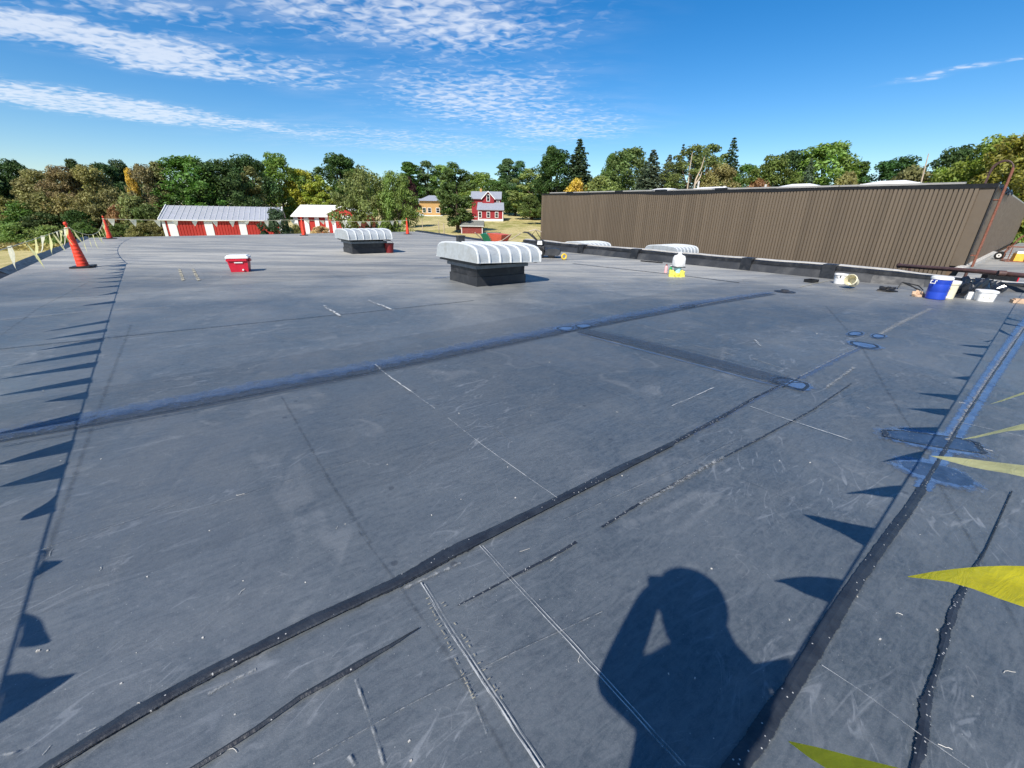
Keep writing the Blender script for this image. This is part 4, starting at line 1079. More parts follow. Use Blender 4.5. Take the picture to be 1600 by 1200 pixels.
def lump(name, label, cat, px, py, sx, sy, sz, m, seed, n=16, rough=.35, rz=0):
    t = G(px, py); rnd = random.Random(seed); b = MB(); vs = []; fs = []; rows = 9
    off = [rnd.uniform(0, 6) for _ in range(8)]
    for i in range(rows + 1):
        f = i / rows * pi / 2
        for k in range(n):
            a = 2 * pi * k / n
            w = 1 + rough * (.5 * sin(3 * a + off[0] + 2 * f) + .4 * sin(5 * a + off[1] - 3 * f) + .35 * sin(7 * f + 2 * a + off[2]) + rnd.uniform(-.35, .35)) * (.35 + .65 * sin(f * 2) if i < rows else .2)
            vs.append((sx * cos(f) * cos(a) * w, sy * cos(f) * sin(a) * w, max(.0, sz * sin(f) * (1 + .3 * rough * (w - 1)) * w if i else 0)))
    for i in range(rows):
        for k in range(n): k2 = (k + 1) % n; fs.append((i * n + k, i * n + k2, (i + 1) * n + k2, (i + 1) * n + k))
    fs.append(tuple(rows * n + k for k in range(n)))
    b.add(vs, fs); o = b.build(name, M[m], None, smooth=False, loc=(t[0], t[1], .002), rz=rz)
    return tag(o, label, cat)
lump('trash_bag', 'black plastic rubbish bag slumped between the blue cooler and white tub', 'rubbish bag', 1508, 464, .34, .28, .30, 'bag', 3, 22, .5)
lump('trash_bag', 'crumpled black plastic sheeting behind the square white tub', 'rubbish bag', 1537, 455, .36, .24, .20, 'bag', 9, 22, .6)
lump('rag', 'crumpled tan rag lying left of the blue cooler', 'rag', 1434, 463, .13, .10, .10, 'tan', 5, 12, .4)
lump('tool_bag', 'flattened dark tool bag lying left of the tan rag', 'tool bag', 1386, 455, .22, .13, .09, 'blackplastic', 6, 14, .4)
# black tubing frame beside it
g = G(1402, 452); b = MB(); b.tube([(0, 0, .02), (.10, .05, .16), (.16, -.02, .15), (.34, -.16, .02)], .014, 6); b.tube([(.16, -.02, .15), (.42, -.06, .10), (.46, -.18, .012)], .012, 6); b.tube([(.10, .05, .16), (.38, -.20, .014)], .012, 6)
tag(b.build('bent_frame', M['blackplastic'], loc=(g[0], g[1], .002)), 'bent black tool handles lying left of the blue cooler', 'tool')
# square white tub with lid and a small white carton
t = place('square_tub', 'square white tub with lid and smudged print, rightmost container', 'tub', 1536, 470, radians(-30)); t.scale = (.85, .85, .95)
b = MB(); b.lathe([(.15, 0), (.17, .19), (.16, .19)], n=24, sq=6); b.build('tub', M['white'], t, smooth=True)
b = MB(); b.lathe([(.185, .19), (.185, .225), (.16, .235)], n=24, sq=6); b.build('lid', M['white'], t, smooth=True)
b = MB()
for x in (-.05, .05): b.tube([(x + .03 * cos(a), -.166, .10 + .022 * sin(a)) for a in np.linspace(0, 5.6, 9)], .004, 4)
pm = b.build('printed_mark', M['cream'], t); pm['kind'] = 'stuff'
t = place('carton', 'small white carton wedged left of the square white tub', 'carton', 1514, 467, radians(-20))
b = MB(); b.box((0, 0, .07), (.16, .14, .14)); b.build('box', M['white'], t); b = MB(); b.box((0, -.02, .146), (.15, .09, .012), .1); b.build('flap', M['white'], t)
g = G(1594, 474); b = MB(); b.box((0, 0, .03), (.36, .15, .06), -.5); b.box((.02, .02, .07), (.30, .10, .025), -.45); tag(b.build('wood_offcut', M['tan'], loc=(g[0] + .06, g[1], .003)), 'tan wooden offcut at the right edge beyond the white tub', 'offcut')
# black and red case under the pipe
t = place('tool_case', 'black tool case with a red end under the pipe rail', 'case', 1557, 443, radians(-20))
b = MB(); b.box((0, 0, .12), (.62, .26, .24)); b.build('case', M['blackplastic'], t)
b = MB(); b.box((.325, 0, .12), (.03, .25, .22)); b.build('end_cap', M['redplastic'], t)
b = MB(); b.box((0, -.01, .25), (.18, .05, .03)); b.build('handle', M['white'], t)
b = MB(); b.box((.02, -.135, .06), (.05, .015, .04)); b.build('latch', M['white'], t)

# white knapsack sprayer jug with yellow rags, bottles
t = place('sprayer_jug', 'white jug of a sprayer standing over yellow rags near the parapet', 'sprayer', 1057, 432, radians(10))
b = MB(); b.lathe([(.135, .27), (.15, .29), (.145, .50), (.12, .56), (.06, .585), (.05, .60)], n=20, sq=4); b.build('tank', M['white'], t, smooth=True)
b = MB(); b.lathe([(.05, .60), (.055, .61), (.055, .655), (.03, .665)], n=14); b.build('cap', M['white'], t, smooth=True)
b = MB(); b.box((0, 0, .262), (.32, .24, .02)); b.build('cradle', M['darkmetal'], t)
b = MB(); b.lathe([(.09, 0), (.10, .02), (.085, .14), (.10, .25)], n=14); b.build('pump_base', M['bluerag'], t, smooth=True)
for i, (x, y, r_) in enumerate(((-.15, -.04, .085), (-.07, -.11, .07), (.05, -.10, .075), (.12, -.04, .08))):
    lump('yellow_rag', ['bunched yellow rag at left under the white sprayer jug', 'low yellow rag in front of the white sprayer jug', 'yellow rag at right front under the white sprayer jug', 'yellow rag standing up at right of the sprayer foot'][i], 'rag', 1057, 432, r_ * 1.1, r_, .10 + .05 * (i in (0, 3)), 'yellowrag', 30 + i, 12, .5).location += Vector((x, y, 0))
def bottle(px, py, label, m, cap, r=.035, h=.19):
    t = place('bottle', label, 'bottle', px, py)
    b = MB(); b.lathe([(r, 0), (r, h * .65), (r * .55, h * .82), (r * .4, h * .86)], n=14); b.build('body', M[m], t, smooth=True)
    b = MB(); b.lathe([(r * .5, h * .86), (r * .5, h), (r * .3, h)], n=12); b.build('cap', M[cap], t, smooth=True)
bottle(1040, 426, 'small pink bottle with dark cap left of the sprayer', 'pink', 'darkred', .045, .24)
bottle(1047, 427, 'small green and white bottle between pink bottle and yellow rags', 'greenlabel', 'white', .042, .23)
g = G(881, 406); b = MB()
tor = [(.09 * cos(a), .012 * 0, .10 + .09 * sin(a)) for a in np.linspace(0, 2 * pi, 17)]
b.tube(tor, .03, 8, caps=False); tag(b.build('tape_roll', M['yellowtape'], loc=(g[0], g[1], .02), smooth=True, rz=.3), 'yellow tape roll standing on the roof by the black machine', 'tape')
a_, c_ = G(1001, 408.5), G(1035, 411.5); b = MB(); b.tube([(0, 0, .02), tuple((c_ - a_)[:2]) + (.02,)], .022, 6); tag(b.build('black_rod', M['blackplastic'], loc=(a_[0], a_[1], .003)), 'thin black rod lying on the roof in front of the parapet', 'rod')

def wheel(parent, c, r, w, ax, rimr=.5, m='wheelwhite'):
    ax = np.array(ax, float) / np.linalg.norm(ax); c = np.array(c, float)
    b = MB(); b.tube([c - ax * w / 2, c - ax * w * .42, c + ax * w * .42, c + ax * w / 2], [r * .86, r, r, r * .86], 20); o = b.build('wheel', M['tyre'], parent, smooth=True)
    b = MB(); b.tube([c - ax * (w / 2 + .004), c + ax * (w / 2 + .004)], r * rimr, 18); rim = b.build('rim', M[m], o, smooth=True)
    b = MB(); b.tube([c - ax * (w / 2 + .012), c + ax * (w / 2 + .012)], r * .16, 10); b.build('hub', M['tyre'], o)
# black walk-behind sweeper with white wheel
t = place('power_sweeper', 'black walk-behind power sweeper with white wheel hub behind the nearest vent', 'sweeper', 844, 402, radians(-8))
wheel(t, (0, -.28, .19), .19, .11, (0, 1, 0), .5); wheel(t, (0, .28, .19), .19, .11, (0, 1, 0), .5)
b = MB(); b.box((-.05, 0, .36), (.45, .42, .16), top=.85); b.build('deck', M['blackplastic'], t)
b = MB(); b.lathe([(.15, .44), (.17, .48), (.165, .62), (.10, .66)], (-.02, 0, 0), 14); b.build('engine', M['darkmetal'], t, smooth=True)
b = MB(); b.box((-.02, -.20, .56), (.20, .06, .14), top=.8); b.build('fuel_tank', M['white'], t)
pts = [(.35 + .26 * cos(a), .20 + .22 * sin(a)) for a in np.linspace(.3, pi - .2, 7)]
b = MB(); prof = [(.18, .10), (.22, .26), (.34, .35), (.62, .36), (.78, .31), (.80, .16), (.72, .10)]
b.loft([(x, -.34, z) for x, z in prof], [(x, .34, z) for x, z in prof]); b.build('brush_cover', M['rubberdusty'], t)
b = MB(); b.tube([(.46, -.32, .17), (.46, .32, .17)], .165, 14); b.build('brush', M['tyre'], t)
for y in (-.2, .2):
    b = MB(); b.tube([(.05, y, .45), (-.25, y, .72), (-.52, y, .92), (-.70, y, .93)], .02, 6); b.build('handlebar', M['darkmetal'], t)
b = MB(); b.tube([(-.25, -.2, .72), (-.25, .2, .72)], .015, 6); b.tube([(-.52, -.2, .92), (-.52, .2, .92)], .015, 6); b.build('crossbar', M['darkmetal'], t)
b = MB(); b.tube([(-.1, .1, .6), (-.35, .0, .86), (-.2, -.1, 1.0), (.0, -.15, .72), (.1, -.1, .5)], .014, 6); b.build('throttle_cable', M['wire'], t)
b = MB(); b.tube([(-.45, -.25, .98), (-.2, -.2, 1.04), (.02, -.1, .95)], .02, 6); b.build('control_bar', M['deadwood'], t)
# two barrows beyond the near vent
def barrow(px, Y, label, m, rz):
    p = at(px, 392, Y); t = thing('wheelbarrow', label, 'wheelbarrow', (p[0], p[1], .002), rz, 'wheelbarrows parked behind the nearest vent')
    b = MB(); b.loft([(-.25, -.2, .40), (.30, -.2, .36), (.30, .2, .36), (-.25, .2, .40)], [(-.42, -.32, .72), (.52, -.32, .78), (.52, .32, .78), (-.42, .32, .72)]); b.build('tray', M[m], t)
    wheel(t, (.55, 0, .19), .19, .09, (0, 1, 0), .5)
    for y in (-.24, .24):
        b = MB(); b.tube([(.58, y * .3, .19), (.2, y, .35), (-.4, y, .50), (-1.0, y * 1.2, .80)], .02, 6); b.build('handle', M['deadwood'], t)
        b = MB(); b.tube([(-.25, y, .42), (-.38, y, .03), (-.18, y, .02)], .018, 6); b.build('leg', M['darkmetal'], t)
barrow(766, 20.5, 'green wheelbarrow tray showing over the nearest vent hood', 'greenpaint', 1.2)
barrow(781, 20.0, 'orange-red wheelbarrow tray beside the green one', 'redorange', 2.4)

# hand truck and generator on the lower roof at right
t = place('hand_truck', 'red hand truck with two white-hubbed wheels by the end wall', 'hand truck', 1561, 405, radians(-35), LOWZ)
wheel(t, (-.12, -.3, .20), .20, .10, (.55, 1, 0), .52); wheel(t, (.0, .1, .20), .20, .10, (.55, 1, 0), .52)
for y in (-.12, .12):
    b = MB(); b.tube([(0, y, .12), (.25, y, .70), (.45, y, 1.15), (.58, y, 1.28)], .022, 6); b.build('upright', M['rust'], t)
for s_ in (.25, .5, .8):
    b = MB(); b.tube([(.0 + .4 * s_, -.12, .12 + s_), (.0 + .4 * s_, .12, .12 + s_)], .016, 6); b.build('crossbar', M['rust'], t)
b = MB(); b.box((.20, 0, .02), (.42, .34, .015)); b.build('toe_plate', M['rust'], t)
t = place('generator', 'yellow engine generator on a red frame at the right edge', 'generator', 1587, 409, radians(-30), LOWZ)
b = MB(); b.box((0, 0, .22), (.36, .42, .38), top=.85); b.build('engine_cowl', M['machineyellow'], t)
b = MB(); b.box((0, 0, .46), (.28, .3, .10), top=.9); b.build('fuel_tank', M['white'], t)
b = MB(); b.box((.42, .0, .26), (.4, .40, .42)); b.build('alternator', M['blackplastic'], t)
b = MB(); b.box((.15, 0, .02), (1.3, .62, .04)); b.build('skid', M['rust'], t)
for x in (-.42, .78):
    for y in (-.28, .28):
        b = MB(); b.tube([(x, y, .04), (x, y, .72)], .02, 6); b.build('frame_post', M['rust'], t)
for y in (-.28, .28):
    b = MB(); b.tube([(-.42, y, .72), (.78, y, .72)], .02, 6); b.build('frame_rail', M['rust'], t)

# ------------------------------------------------------------------ barns and houses beyond the roof
def gable_roof(b, x0, x1, y0, y1, ze, zr, over=.3, th=.12, ridge_axis='x'):
    ym = (y0 + y1) / 2; s = (zr - ze) / (ym - y0); yo0, yo1 = y0 - over, y1 + over; zo = ze - s * over
    for (ya, za, yb, zb) in ((yo0, zo, ym, zr), (yo1, zo, ym, zr)):
        b.add([(x0, ya, za), (x1, ya, za), (x1, yb, zb), (x0, yb, zb), (x0, ya, za + th), (x1, ya, za + th), (x1, yb, zb + th), (x0, yb, zb + th)],
              [(0, 1, 2, 3), (7, 6, 5, 4), (0, 4, 5, 1), (1, 5, 6, 2), (2, 6, 7, 3), (3, 7, 4, 0)])
def window(parent, c, w, h, face='front', trim=.12):
    """window in a wall facing -y (front) or +x (right)"""
    b = MB(); x, y, z = c
    if face == 'front': b.box((x, y - .04, z), (w + 2 * trim, .08, h + 2 * trim))
    else: b.box((x + .04, y, z), (.08, w + 2 * trim, h + 2 * trim))
    o = b.build('window', M['whitewood'], parent)
    b = MB()
    if face == 'front': b.box((x, y - .085, z), (w, .02, h))
    else: b.box((x + .085, y, z), (.02, w, h))
    b.build('pane', M['glass'], o)
    b = MB()
    if face == 'front': b.box((x, y - .10, z), (w, .02, .05))
    else: b.box((x + .10, y, z), (.02, w, .05))
    b.build('glazing_bar', M['whitewood'], o)
    return o
def build_barn():
    Y = 58.0; pl = at(250, 343, Y); x0 = pl[0]; BA = radians(24.8)
    def along(px):      # distance along the barn front that shows at this photo column
        r = ray(px, 345); q = r[0] / r[1]; return (q * Y - x0) / (cos(BA) - q * sin(BA))
    W = along(440); x1 = x0 + W * cos(BA)
    ze = .42; zg = terrain((x0 + x1) / 2, Y) - .15; hgt = ze - zg
    zr = at(266, 322, Y + 4.5)[2] - zg
    t = thing('storage_barn', 'long red storage barn with pale metal roof and white door posts', 'barn', (x0, Y, zg), BA)
    D = 10.0
    b = MB(); b.box((W / 2, D / 2, hgt / 2), (W - .4, D, hgt)); b.prism([(W - .25, 0.02), (W - .2, 0.02), (W - .2, .03), (W - .25, .03)], 0, 1)
    b.build('wall', M['redwood'], t)
    b = MB(); b.loft([(.2, 0, hgt - .01), (.2, D, hgt - .01), (.2, D / 2, zr - .1)], [(W - .2, 0, hgt - .01), (W - .2, D, hgt - .01), (W - .2, D / 2, zr - .1)]); b.build('gable', M['redwood'], t)
    # ribbed red front in boards between white posts
    xs = [.0] + [along(px) for px in (261, 274, 318, 331, 372, 383)]
    posts = [(xs[1], xs[2]), (xs[3], xs[4]), (xs[5], xs[6])]
    for a, c in posts + [(.1, .45), (W - .45, W - .1)]:
        b = MB(); b.box(((a + c) / 2, -.06, hgt / 2), (c - a, .12, hgt - .06)); b.build('white_post', M['whitewood'], t)
    spans = [(.45, xs[1]), (xs[2], xs[3]), (xs[4], xs[5]), (xs[6], W - .45)]
    board = MB(); board.add([(0, 0, 0), (.05, -.05, 0), (.30, -.05, 0), (.35, 0, 0), (0, 0, 1), (.05, -.05, 1), (.30, -.05, 1), (.35, 0, 1)], [(0, 1, 5, 4), (1, 2, 6, 5), (2, 3, 7, 6), (0, 4, 7, 3)])
    first = None
    for a, c in spans:
        n = max(1, round((c - a) / .36)); w = (c - a) / n
        for i in range(n):
            if first is None: first = board.build('siding_rib', M['redmetal'], t); o = first
            else: o = first.copy(); COL.objects.link(o); o.parent = t
            o.location = (a + i * w, -.01, .05); o.scale = (w / .35 * .98, 1, hgt - .12)
    b = MB(); gable_roof(b, -.1, W + .1, 0, D, hgt + .02, zr, .35, .10); rf = b.build('roof', M['metalroof'], t)
    s = (zr - hgt - .02) / (D / 2); n = int(W / .62)
    rib = None
    for i in range(n):
        if rib is None:
            q = MB(); yo = -.36; zo = hgt + .02 - s * .36 + .10
            q.add([(-.05, yo, zo), (.05, yo, zo), (.05, D / 2, zr + .1), (-.05, D / 2, zr + .1), (-.02, yo, zo + .06), (.02, yo, zo + .06), (.02, D / 2, zr + .16), (-.02, D / 2, zr + .16)],
                  [(0, 1, 5, 4), (4, 5, 6, 7), (1, 2, 6, 5), (3, 0, 4, 7)])
            rib = q.build('roof_rib', M['galvrib'], rf); o = rib
        else: o = rib.copy(); COL.objects.link(o); o.parent = rf
        o.location = (.2 + i * (W - .3) / (n - 1), 0, 0)
    b = MB(); b.box((W / 2, -.37, hgt + .02 - s * .36 + .03), (W + .24, .05, .11)); b.build('fascia', M['whitewood'], t)
    for x in (-.13, W + .13):
        b = MB(); yo, zo = -.38, hgt - s * .36 - .02
        b.loft([(x - .04, yo, zo), (x - .04, yo, zo + .24), (x - .04, D / 2, zr + .24), (x - .04, D / 2, zr)], [(x + .04, yo, zo), (x + .04, yo, zo + .24), (x + .04, D / 2, zr + .24), (x + .04, D / 2, zr)])
        b.loft([(x - .04, D + .38, zo), (x - .04, D + .38, zo + .24), (x - .04, D / 2, zr + .24), (x - .04, D / 2, zr)], [(x + .04, D + .38, zo), (x + .04, D + .38, zo + .24), (x + .04, D / 2, zr + .24), (x + .04, D / 2, zr)])
        b.build('rake_board', M['whitewood'], t)
    for a, c in spans[1:]:
        b = MB(); b.box(((a + c) / 2, -.075, .03 + 1.0), (.03, .03, 2.0)); b.build('door_seam', M['redwood'], t)
build_barn()
def build_second_barn():
    Y = 78.0; p0 = at(457, 337, Y); p1 = at(513, 337, Y); zg = terrain(p0[0], Y) - .1; W = p1[0] - p0[0]; he = p0[2] - zg; zr = at(457, 321, Y + 4)[2] - zg
    t = thing('white_roofed_shed', 'red and white open shed with white roof right of the long barn', 'shed', (p0[0], Y, zg))
    b = MB(); b.box((W / 2, 4.2, he / 2), (W - .3, 7.4, he)); b.build('wall', M['redwood'], t)
    b = MB(); gable_roof(b, -.2, W + .2, 0, 8, he, zr, .4, .14); b.build('roof', M['skylight'], t)
    for i in range(4):
        b = MB(); b.box((.35 + i * (W - .7) / 3, .2, he / 2), (.75, .16, he - .04)); b.build('post', M['whitewood'], t)
    for i in range(3):
        b = MB(); b.box((.35 + (i + .5) * (W - .7) / 3, .35, .6 * he), ((W - .7) / 3 - .8, .1, .75 * he)); b.build('door', M['redmetal'], t)
    # red gable shed with white doors
    Y = 70.0; p0 = at(511, 333, Y); p1 = at(560, 333, Y); zg = terrain(p0[0], Y) - .1; W = p1[0] - p0[0]; he = p0[2] - zg
    t = thing('red_garage', 'red garage with tall white doors partly hidden by the leafy tree', 'garage', (p0[0], Y, zg))
    b = MB(); b.box((W / 2, 4, he / 2), (W, 8, he)); b.build('wall', M['redmetal'], t)
    zr = he + .9
    b = MB(); b.loft([(0, 0, he - .01), (W, 0, he - .01), (W / 2, 0, zr)], [(0, 8, he - .01), (W, 8, he - .01), (W / 2, 8, zr)]); b.build('gable', M['redmetal'], t)
    b = MB()
    for sx in (-1, 1):
        b.loft([(W / 2, -.3, zr + .02), (W / 2, -.3, zr + .16), (W / 2 + sx * (W / 2 + .3), -.3, he - .1), (W / 2 + sx * (W / 2 + .3), -.3, he - .22)],
               [(W / 2, 8.3, zr + .02), (W / 2, 8.3, zr + .16), (W / 2 + sx * (W / 2 + .3), 8.3, he - .1), (W / 2 + sx * (W / 2 + .3), 8.3, he - .22)])
    b.build('roof', M['skylight'], t)
    for x, w in ((.9, .55), (2.9, 1.6), (5.2, 1.6)):
        if x < W: b = MB(); b.box((x, -.05, he * .47), (w, .1, he * .9)); b.build('door', M['whitewood'], t)
build_second_barn()
def build_red_house():
    Y = 122.0; p0 = at(747, 343, Y); p1 = at(786, 345, Y); zg = terrain(p0[0], Y) - .1
    sc = (p1[0] - p0[0]); W = sc
    zof = lambda py, yy=Y: at(766, py, yy)[2] - zg
    t = thing('red_farmhouse', 'red farmhouse with grey roof and white-trimmed windows on the grassy slope', 'house', (p0[0], Y, zg))
    he = zof(328); zf = zof(345)
    b = MB(); b.box((W / 2, 3, zf / 2 + .15), (W + .1, 6, max(.4, zf) + .5)); b.build('foundation', M['whitewood'], t)
    b = MB(); b.box((W / 2, 3, (he + zf + .4) / 2), (W, 5.9, he - zf - .4)); b.build('lower_wall', M['redwood'], t)
    zr = zof(317, Y + 3)
    b = MB(); yb = 3.6
    b.loft([(-.3, -.35, he - .1), (-.3, yb, zr), (-.3, yb, zr + .15), (-.3, -.35, he + .06)], [(W + .3, -.35, he - .1), (W + .1, yb, zr), (W + .1, yb, zr + .15), (W + .3, -.35, he + .06)]); b.build('lower_roof', M['shingle'], t)
    for px in (750, 763, 776):
        x = at(px, 335, Y)[0] - p0[0]; window(t, (x, .05, (he + zf) / 2 + .15), .7, 1.25)
    b = MB(); b.box((.12, .03, (he + zf) / 2), (.2, .1, he - zf)); b.box((W - .08, .03, (he + zf) / 2), (.2, .1, he - zf)); b.build('corner_board', M['whitewood'], t)
    # upper storey behind with cross gable
    Yb = 3.6; u0 = at(737, 320, Y + Yb)[0] - p0[0]; u1 = at(782, 320, Y + Yb)[0] - p0[0]
    zu = at(760, 310, Y + Yb)[2] - zg; zr2 = at(760, 300, Y + Yb + 3)[2] - zg
    b = MB(); b.box(((u0 + u1) / 2, Yb + 3.2, zu / 2), (u1 - u0, 6.2, zu)); b.build('upper_wall', M['redwood'], t)
    b = MB(); gable_roof(b, u0 - .3, u1 + .3, Yb, Yb + 6.4, zu, zr2, .4, .16); rf = b.build('upper_roof', M['shingle'], t)
    g0 = at(754, 315, Y + Yb)[0] - p0[0]; g1 = at(772, 315, Y + Yb)[0] - p0[0]; gz = at(763, 300, Y + Yb)[2] - zg; gm = (g0 + g1) / 2
    b = MB(); b.loft([(g0, Yb - .5, 2), (g1, Yb - .5, 2), (g1, Yb - .5, zu), (gm, Yb - .5, gz), (g0, Yb - .5, zu)], [(g0, Yb + 3, 2), (g1, Yb + 3, 2), (g1, Yb + 3, zu), (gm, Yb + 3, gz), (g0, Yb + 3, zu)]); b.build('gable', M['redwood'], t)
    b = MB()
    for s_, gx in ((-1, g0), (1, g1)):
        b.loft([(gm, Yb - .9, gz + .05), (gm, Yb - .9, gz + .25), (gx + s_ * .35, Yb - .9, zu - .15), (gx + s_ * .35, Yb - .9, zu - .35)], [(gm, Yb + 3.4, gz + .05), (gm, Yb + 3.4, gz + .25), (gx + s_ * .35, Yb + 3.4, zu - .15), (gx + s_ * .35, Yb + 3.4, zu - .35)])
    b.build('gable_roof', M['shingle'], t)
    b = MB()
    for s_, gx in ((-1, g0), (1, g1)):
        b.loft([(gm, Yb - .97, gz + .0), (gm, Yb - .97, gz + .26), (gx + s_ * .36, Yb - .97, zu - .14), (gx + s_ * .36, Yb - .97, zu - .40)], [(gm, Yb - .905, gz + .0), (gm, Yb - .905, gz + .26), (gx + s_ * .36, Yb - .905, zu - .14), (gx + s_ * .36, Yb - .905, zu - .40)])
    b.build('bargeboard', M['whitewood'], t)
    window(t, (gm, Yb - .5, zu + .1), .7, 1.5); window(t, (g1 + 1.1, Yb + .1, zu - .8), .6, .7)
    b = MB(); b.box((u0 + 2.4, Yb + 3.2, zr2 + .3), (.6, .6, 1.1)); b.build('chimney', M['tanbrick'], rf)
    # white porch to the left
    b = MB(); b.box((-1.0, .8, 1.2), (1.6, 1.4, .12)); b.box((-1.0, .8, .2), (1.8, 1.6, .4)); b.box((-1.7, .15, .7), (.12, .12, 1.0)); b.build('porch', M['whitewood'], t)
build_red_house()
def build_shed():
    Y = 86.0; p0 = at(721, 362, Y); p1 = at(754, 362, Y); W = p1[0] - p0[0]; zg = terrain(p0[0], Y) - .05
    he = at(738, 353, Y)[2] - zg; zr = at(738, 345, Y + 1)[2] - zg
    t = thing('small_shed', 'small weathered red shed with grey roof at the foot of the slope', 'shed', (p0[0], Y, zg))
    b = MB(); b.box((W / 2, 1.2, he / 2), (W, 2.4, he)); b.build('wall', M['redshed'], t)
    b = MB(); b.loft([(0, 0, he - .01), (0, 2.4, he - .01), (0, 1.2, zr - .05)], [(W, 0, he - .01), (W, 2.4, he - .01), (W, 1.2, zr - .05)]); b.build('gable', M['redshed'], t)
    b = MB(); gable_roof(b, -.25, W + .25, 0, 2.4, he + .02, zr, .25, .08); b.build('roof', M['shedroof'], t)
    for x in (.06, W - .06):
        b = MB(); b.box((x, -.03, he / 2), (.12, .06, he)); b.build('corner_board', M['whitewood'], t)
    b = MB(); b.box((W / 2, -.27, he - .02), (W + .5, .04, .10)); b.build('fascia', M['whitewood'], t)
    b = MB(); b.box((-.12, .9, zr * .55), (.06, 1.0, zr)); b.build('door', M['redwood'], t)
build_shed()
def build_tan_house():
    Y = 150.0; p0 = at(636, 334, Y); p1 = at(688, 334, Y); W = p1[0] - p0[0]; zg = terrain(p0[0], Y) - .3; m = at(656, 330, Y)[0] - p0[0]
    he = at(670, 314, Y)[2] - zg; zr = at(670, 305, Y + 4)[2] - zg; hl = at(645, 318, Y)[2] - zg
    t = thing('tan_house', 'tan brick house with grey hipped roof behind the leafy trees', 'house', (p0[0], Y, zg))
    b = MB(); b.box(((m + W) / 2, 5, he / 2), (W - m, 10, he)); b.build('main_wall', M['tanbrick'], t)
    b = MB(); b.box((m / 2, 6.5, hl / 2), (m, 8, hl)); b.build('wing_wall', M['tanbrick'], t)
    b = MB(); x0, x1, y0, y1 = m - .7, W + .7, -.7, 10.7
    b.add([(x0, y0, he), (x1, y0, he), (x1, y1, he), (x0, y1, he), ((x0 + x1) / 2 - 1, 5, zr), ((x0 + x1) / 2 + 1, 5, zr)], [(0, 1, 5, 4), (1, 2, 5), (2, 3, 4, 5), (3, 0, 4), (3, 2, 1, 0)]); b.build('hip_roof', M['shingle'], t)
    b = MB(); b.loft([(-.5, 1.8, hl), (-.5, 11, hl), (-.5, 6.5, hl + 1.7)], [(m + .2, 1.8, hl), (m + .2, 11, hl), (m + .2, 6.5, hl + 1.7)]); b.build('wing_roof', M['shingle'], t)
    for px in (663, 671, 684):
        x = at(px, 326, Y)[0] - p0[0]; window(t, (x, 0, he * .42), 1.0, 1.3)
    b = MB(); b.box((W * .6, -1.2, .25), (W * 1.0, 2.2, .5)); b.build('terrace', M['whitewood'], t)
    # white car parked beside it
    Yc = 142.0; c = at(652, 337, Yc); zc = terrain(c[0], Yc)
    t = thing('parked_car', 'white car parked in front of the tan house', 'car', (c[0], Yc, zc), radians(15))
    side = [(-2.1, .35), (2.1, .35), (2.15, .7), (1.7, .85), (1.0, .95), (.5, 1.42), (-.9, 1.45), (-1.7, 1.0), (-2.15, .9)]
    b = MB(); b.loft([(x, -.85, z) for x, z in side], [(x, .85, z) for x, z in side]); b.build('body', M['carwhite'], t)
    gl = [(.85, .98), (.45, 1.36), (-.8, 1.38), (-1.4, 1.02)]
    for y in (-.86, .86):
        b = MB(); b.loft([(x, y - .008, z) for x, z in gl], [(x, y + .008, z) for x, z in gl]); b.build('window', M['glass'], t)
    for x in (-1.35, 1.35):
        for y in (-.8, .8): wheel(t, (x, y, .32), .32, .2, (0, 1, 0), .55)
    # pale house glimpsed above the shed roofs
    Y = 130.0; p = at(521, 322, Y); zg = terrain(p[0], Y); h = at(521, 312, Y)[2] - zg
    t = thing('pale_house', 'pale house glimpsed between trees above the red garage', 'house', (p[0], Y, zg))
    b = MB(); b.box((0, 3, h / 2), (7, 6, h)); b.build('wall', M['cream'], t)
    b = MB(); gable_roof(b, -4, 4, 0, 6, h, h + 1.8, .5, .15); b.build('roof', M['shedroof'], t)
    window(t, (1.2, 0, h * .7), 1.1, 1.3)
build_tan_house()

# ------------------------------------------------------------------ trees
def leaf_quads(pts, nrms, sizes, rnd, droop=0.0):
    n = len(pts); r = rnd.normal(size=(n, 3)); t1 = np.cross(nrms, r); t1 /= np.linalg.norm(t1, axis=1)[:, None] + 1e-9
    t2 = np.cross(nrms, t1); t2 /= np.linalg.norm(t2, axis=1)[:, None] + 1e-9
    s = sizes[:, None]
    V = np.stack([pts - t1 * s * .95, pts - t2 * s * .5 , pts + t1 * s * .95, pts + t2 * s * .5 ], 1).reshape(-1, 3)
    return V
def quad_mesh(name, V, m):
    n = len(V) // 4; me = bpy.data.meshes.new(name)
    me.vertices.add(len(V)); me.vertices.foreach_set('co', V.astype(np.float32).ravel())
    me.loops.add(n * 4); me.loops.foreach_set('vertex_index', np.arange(n * 4, dtype=np.int32))
    me.polygons.add(n); me.polygons.foreach_set('loop_start', np.arange(0, n * 4, 4, dtype=np.int32)); me.polygons.foreach_set('loop_total', np.full(n, 4, np.int32))
    me.materials.append(m); me.update(calc_edges=True); return me
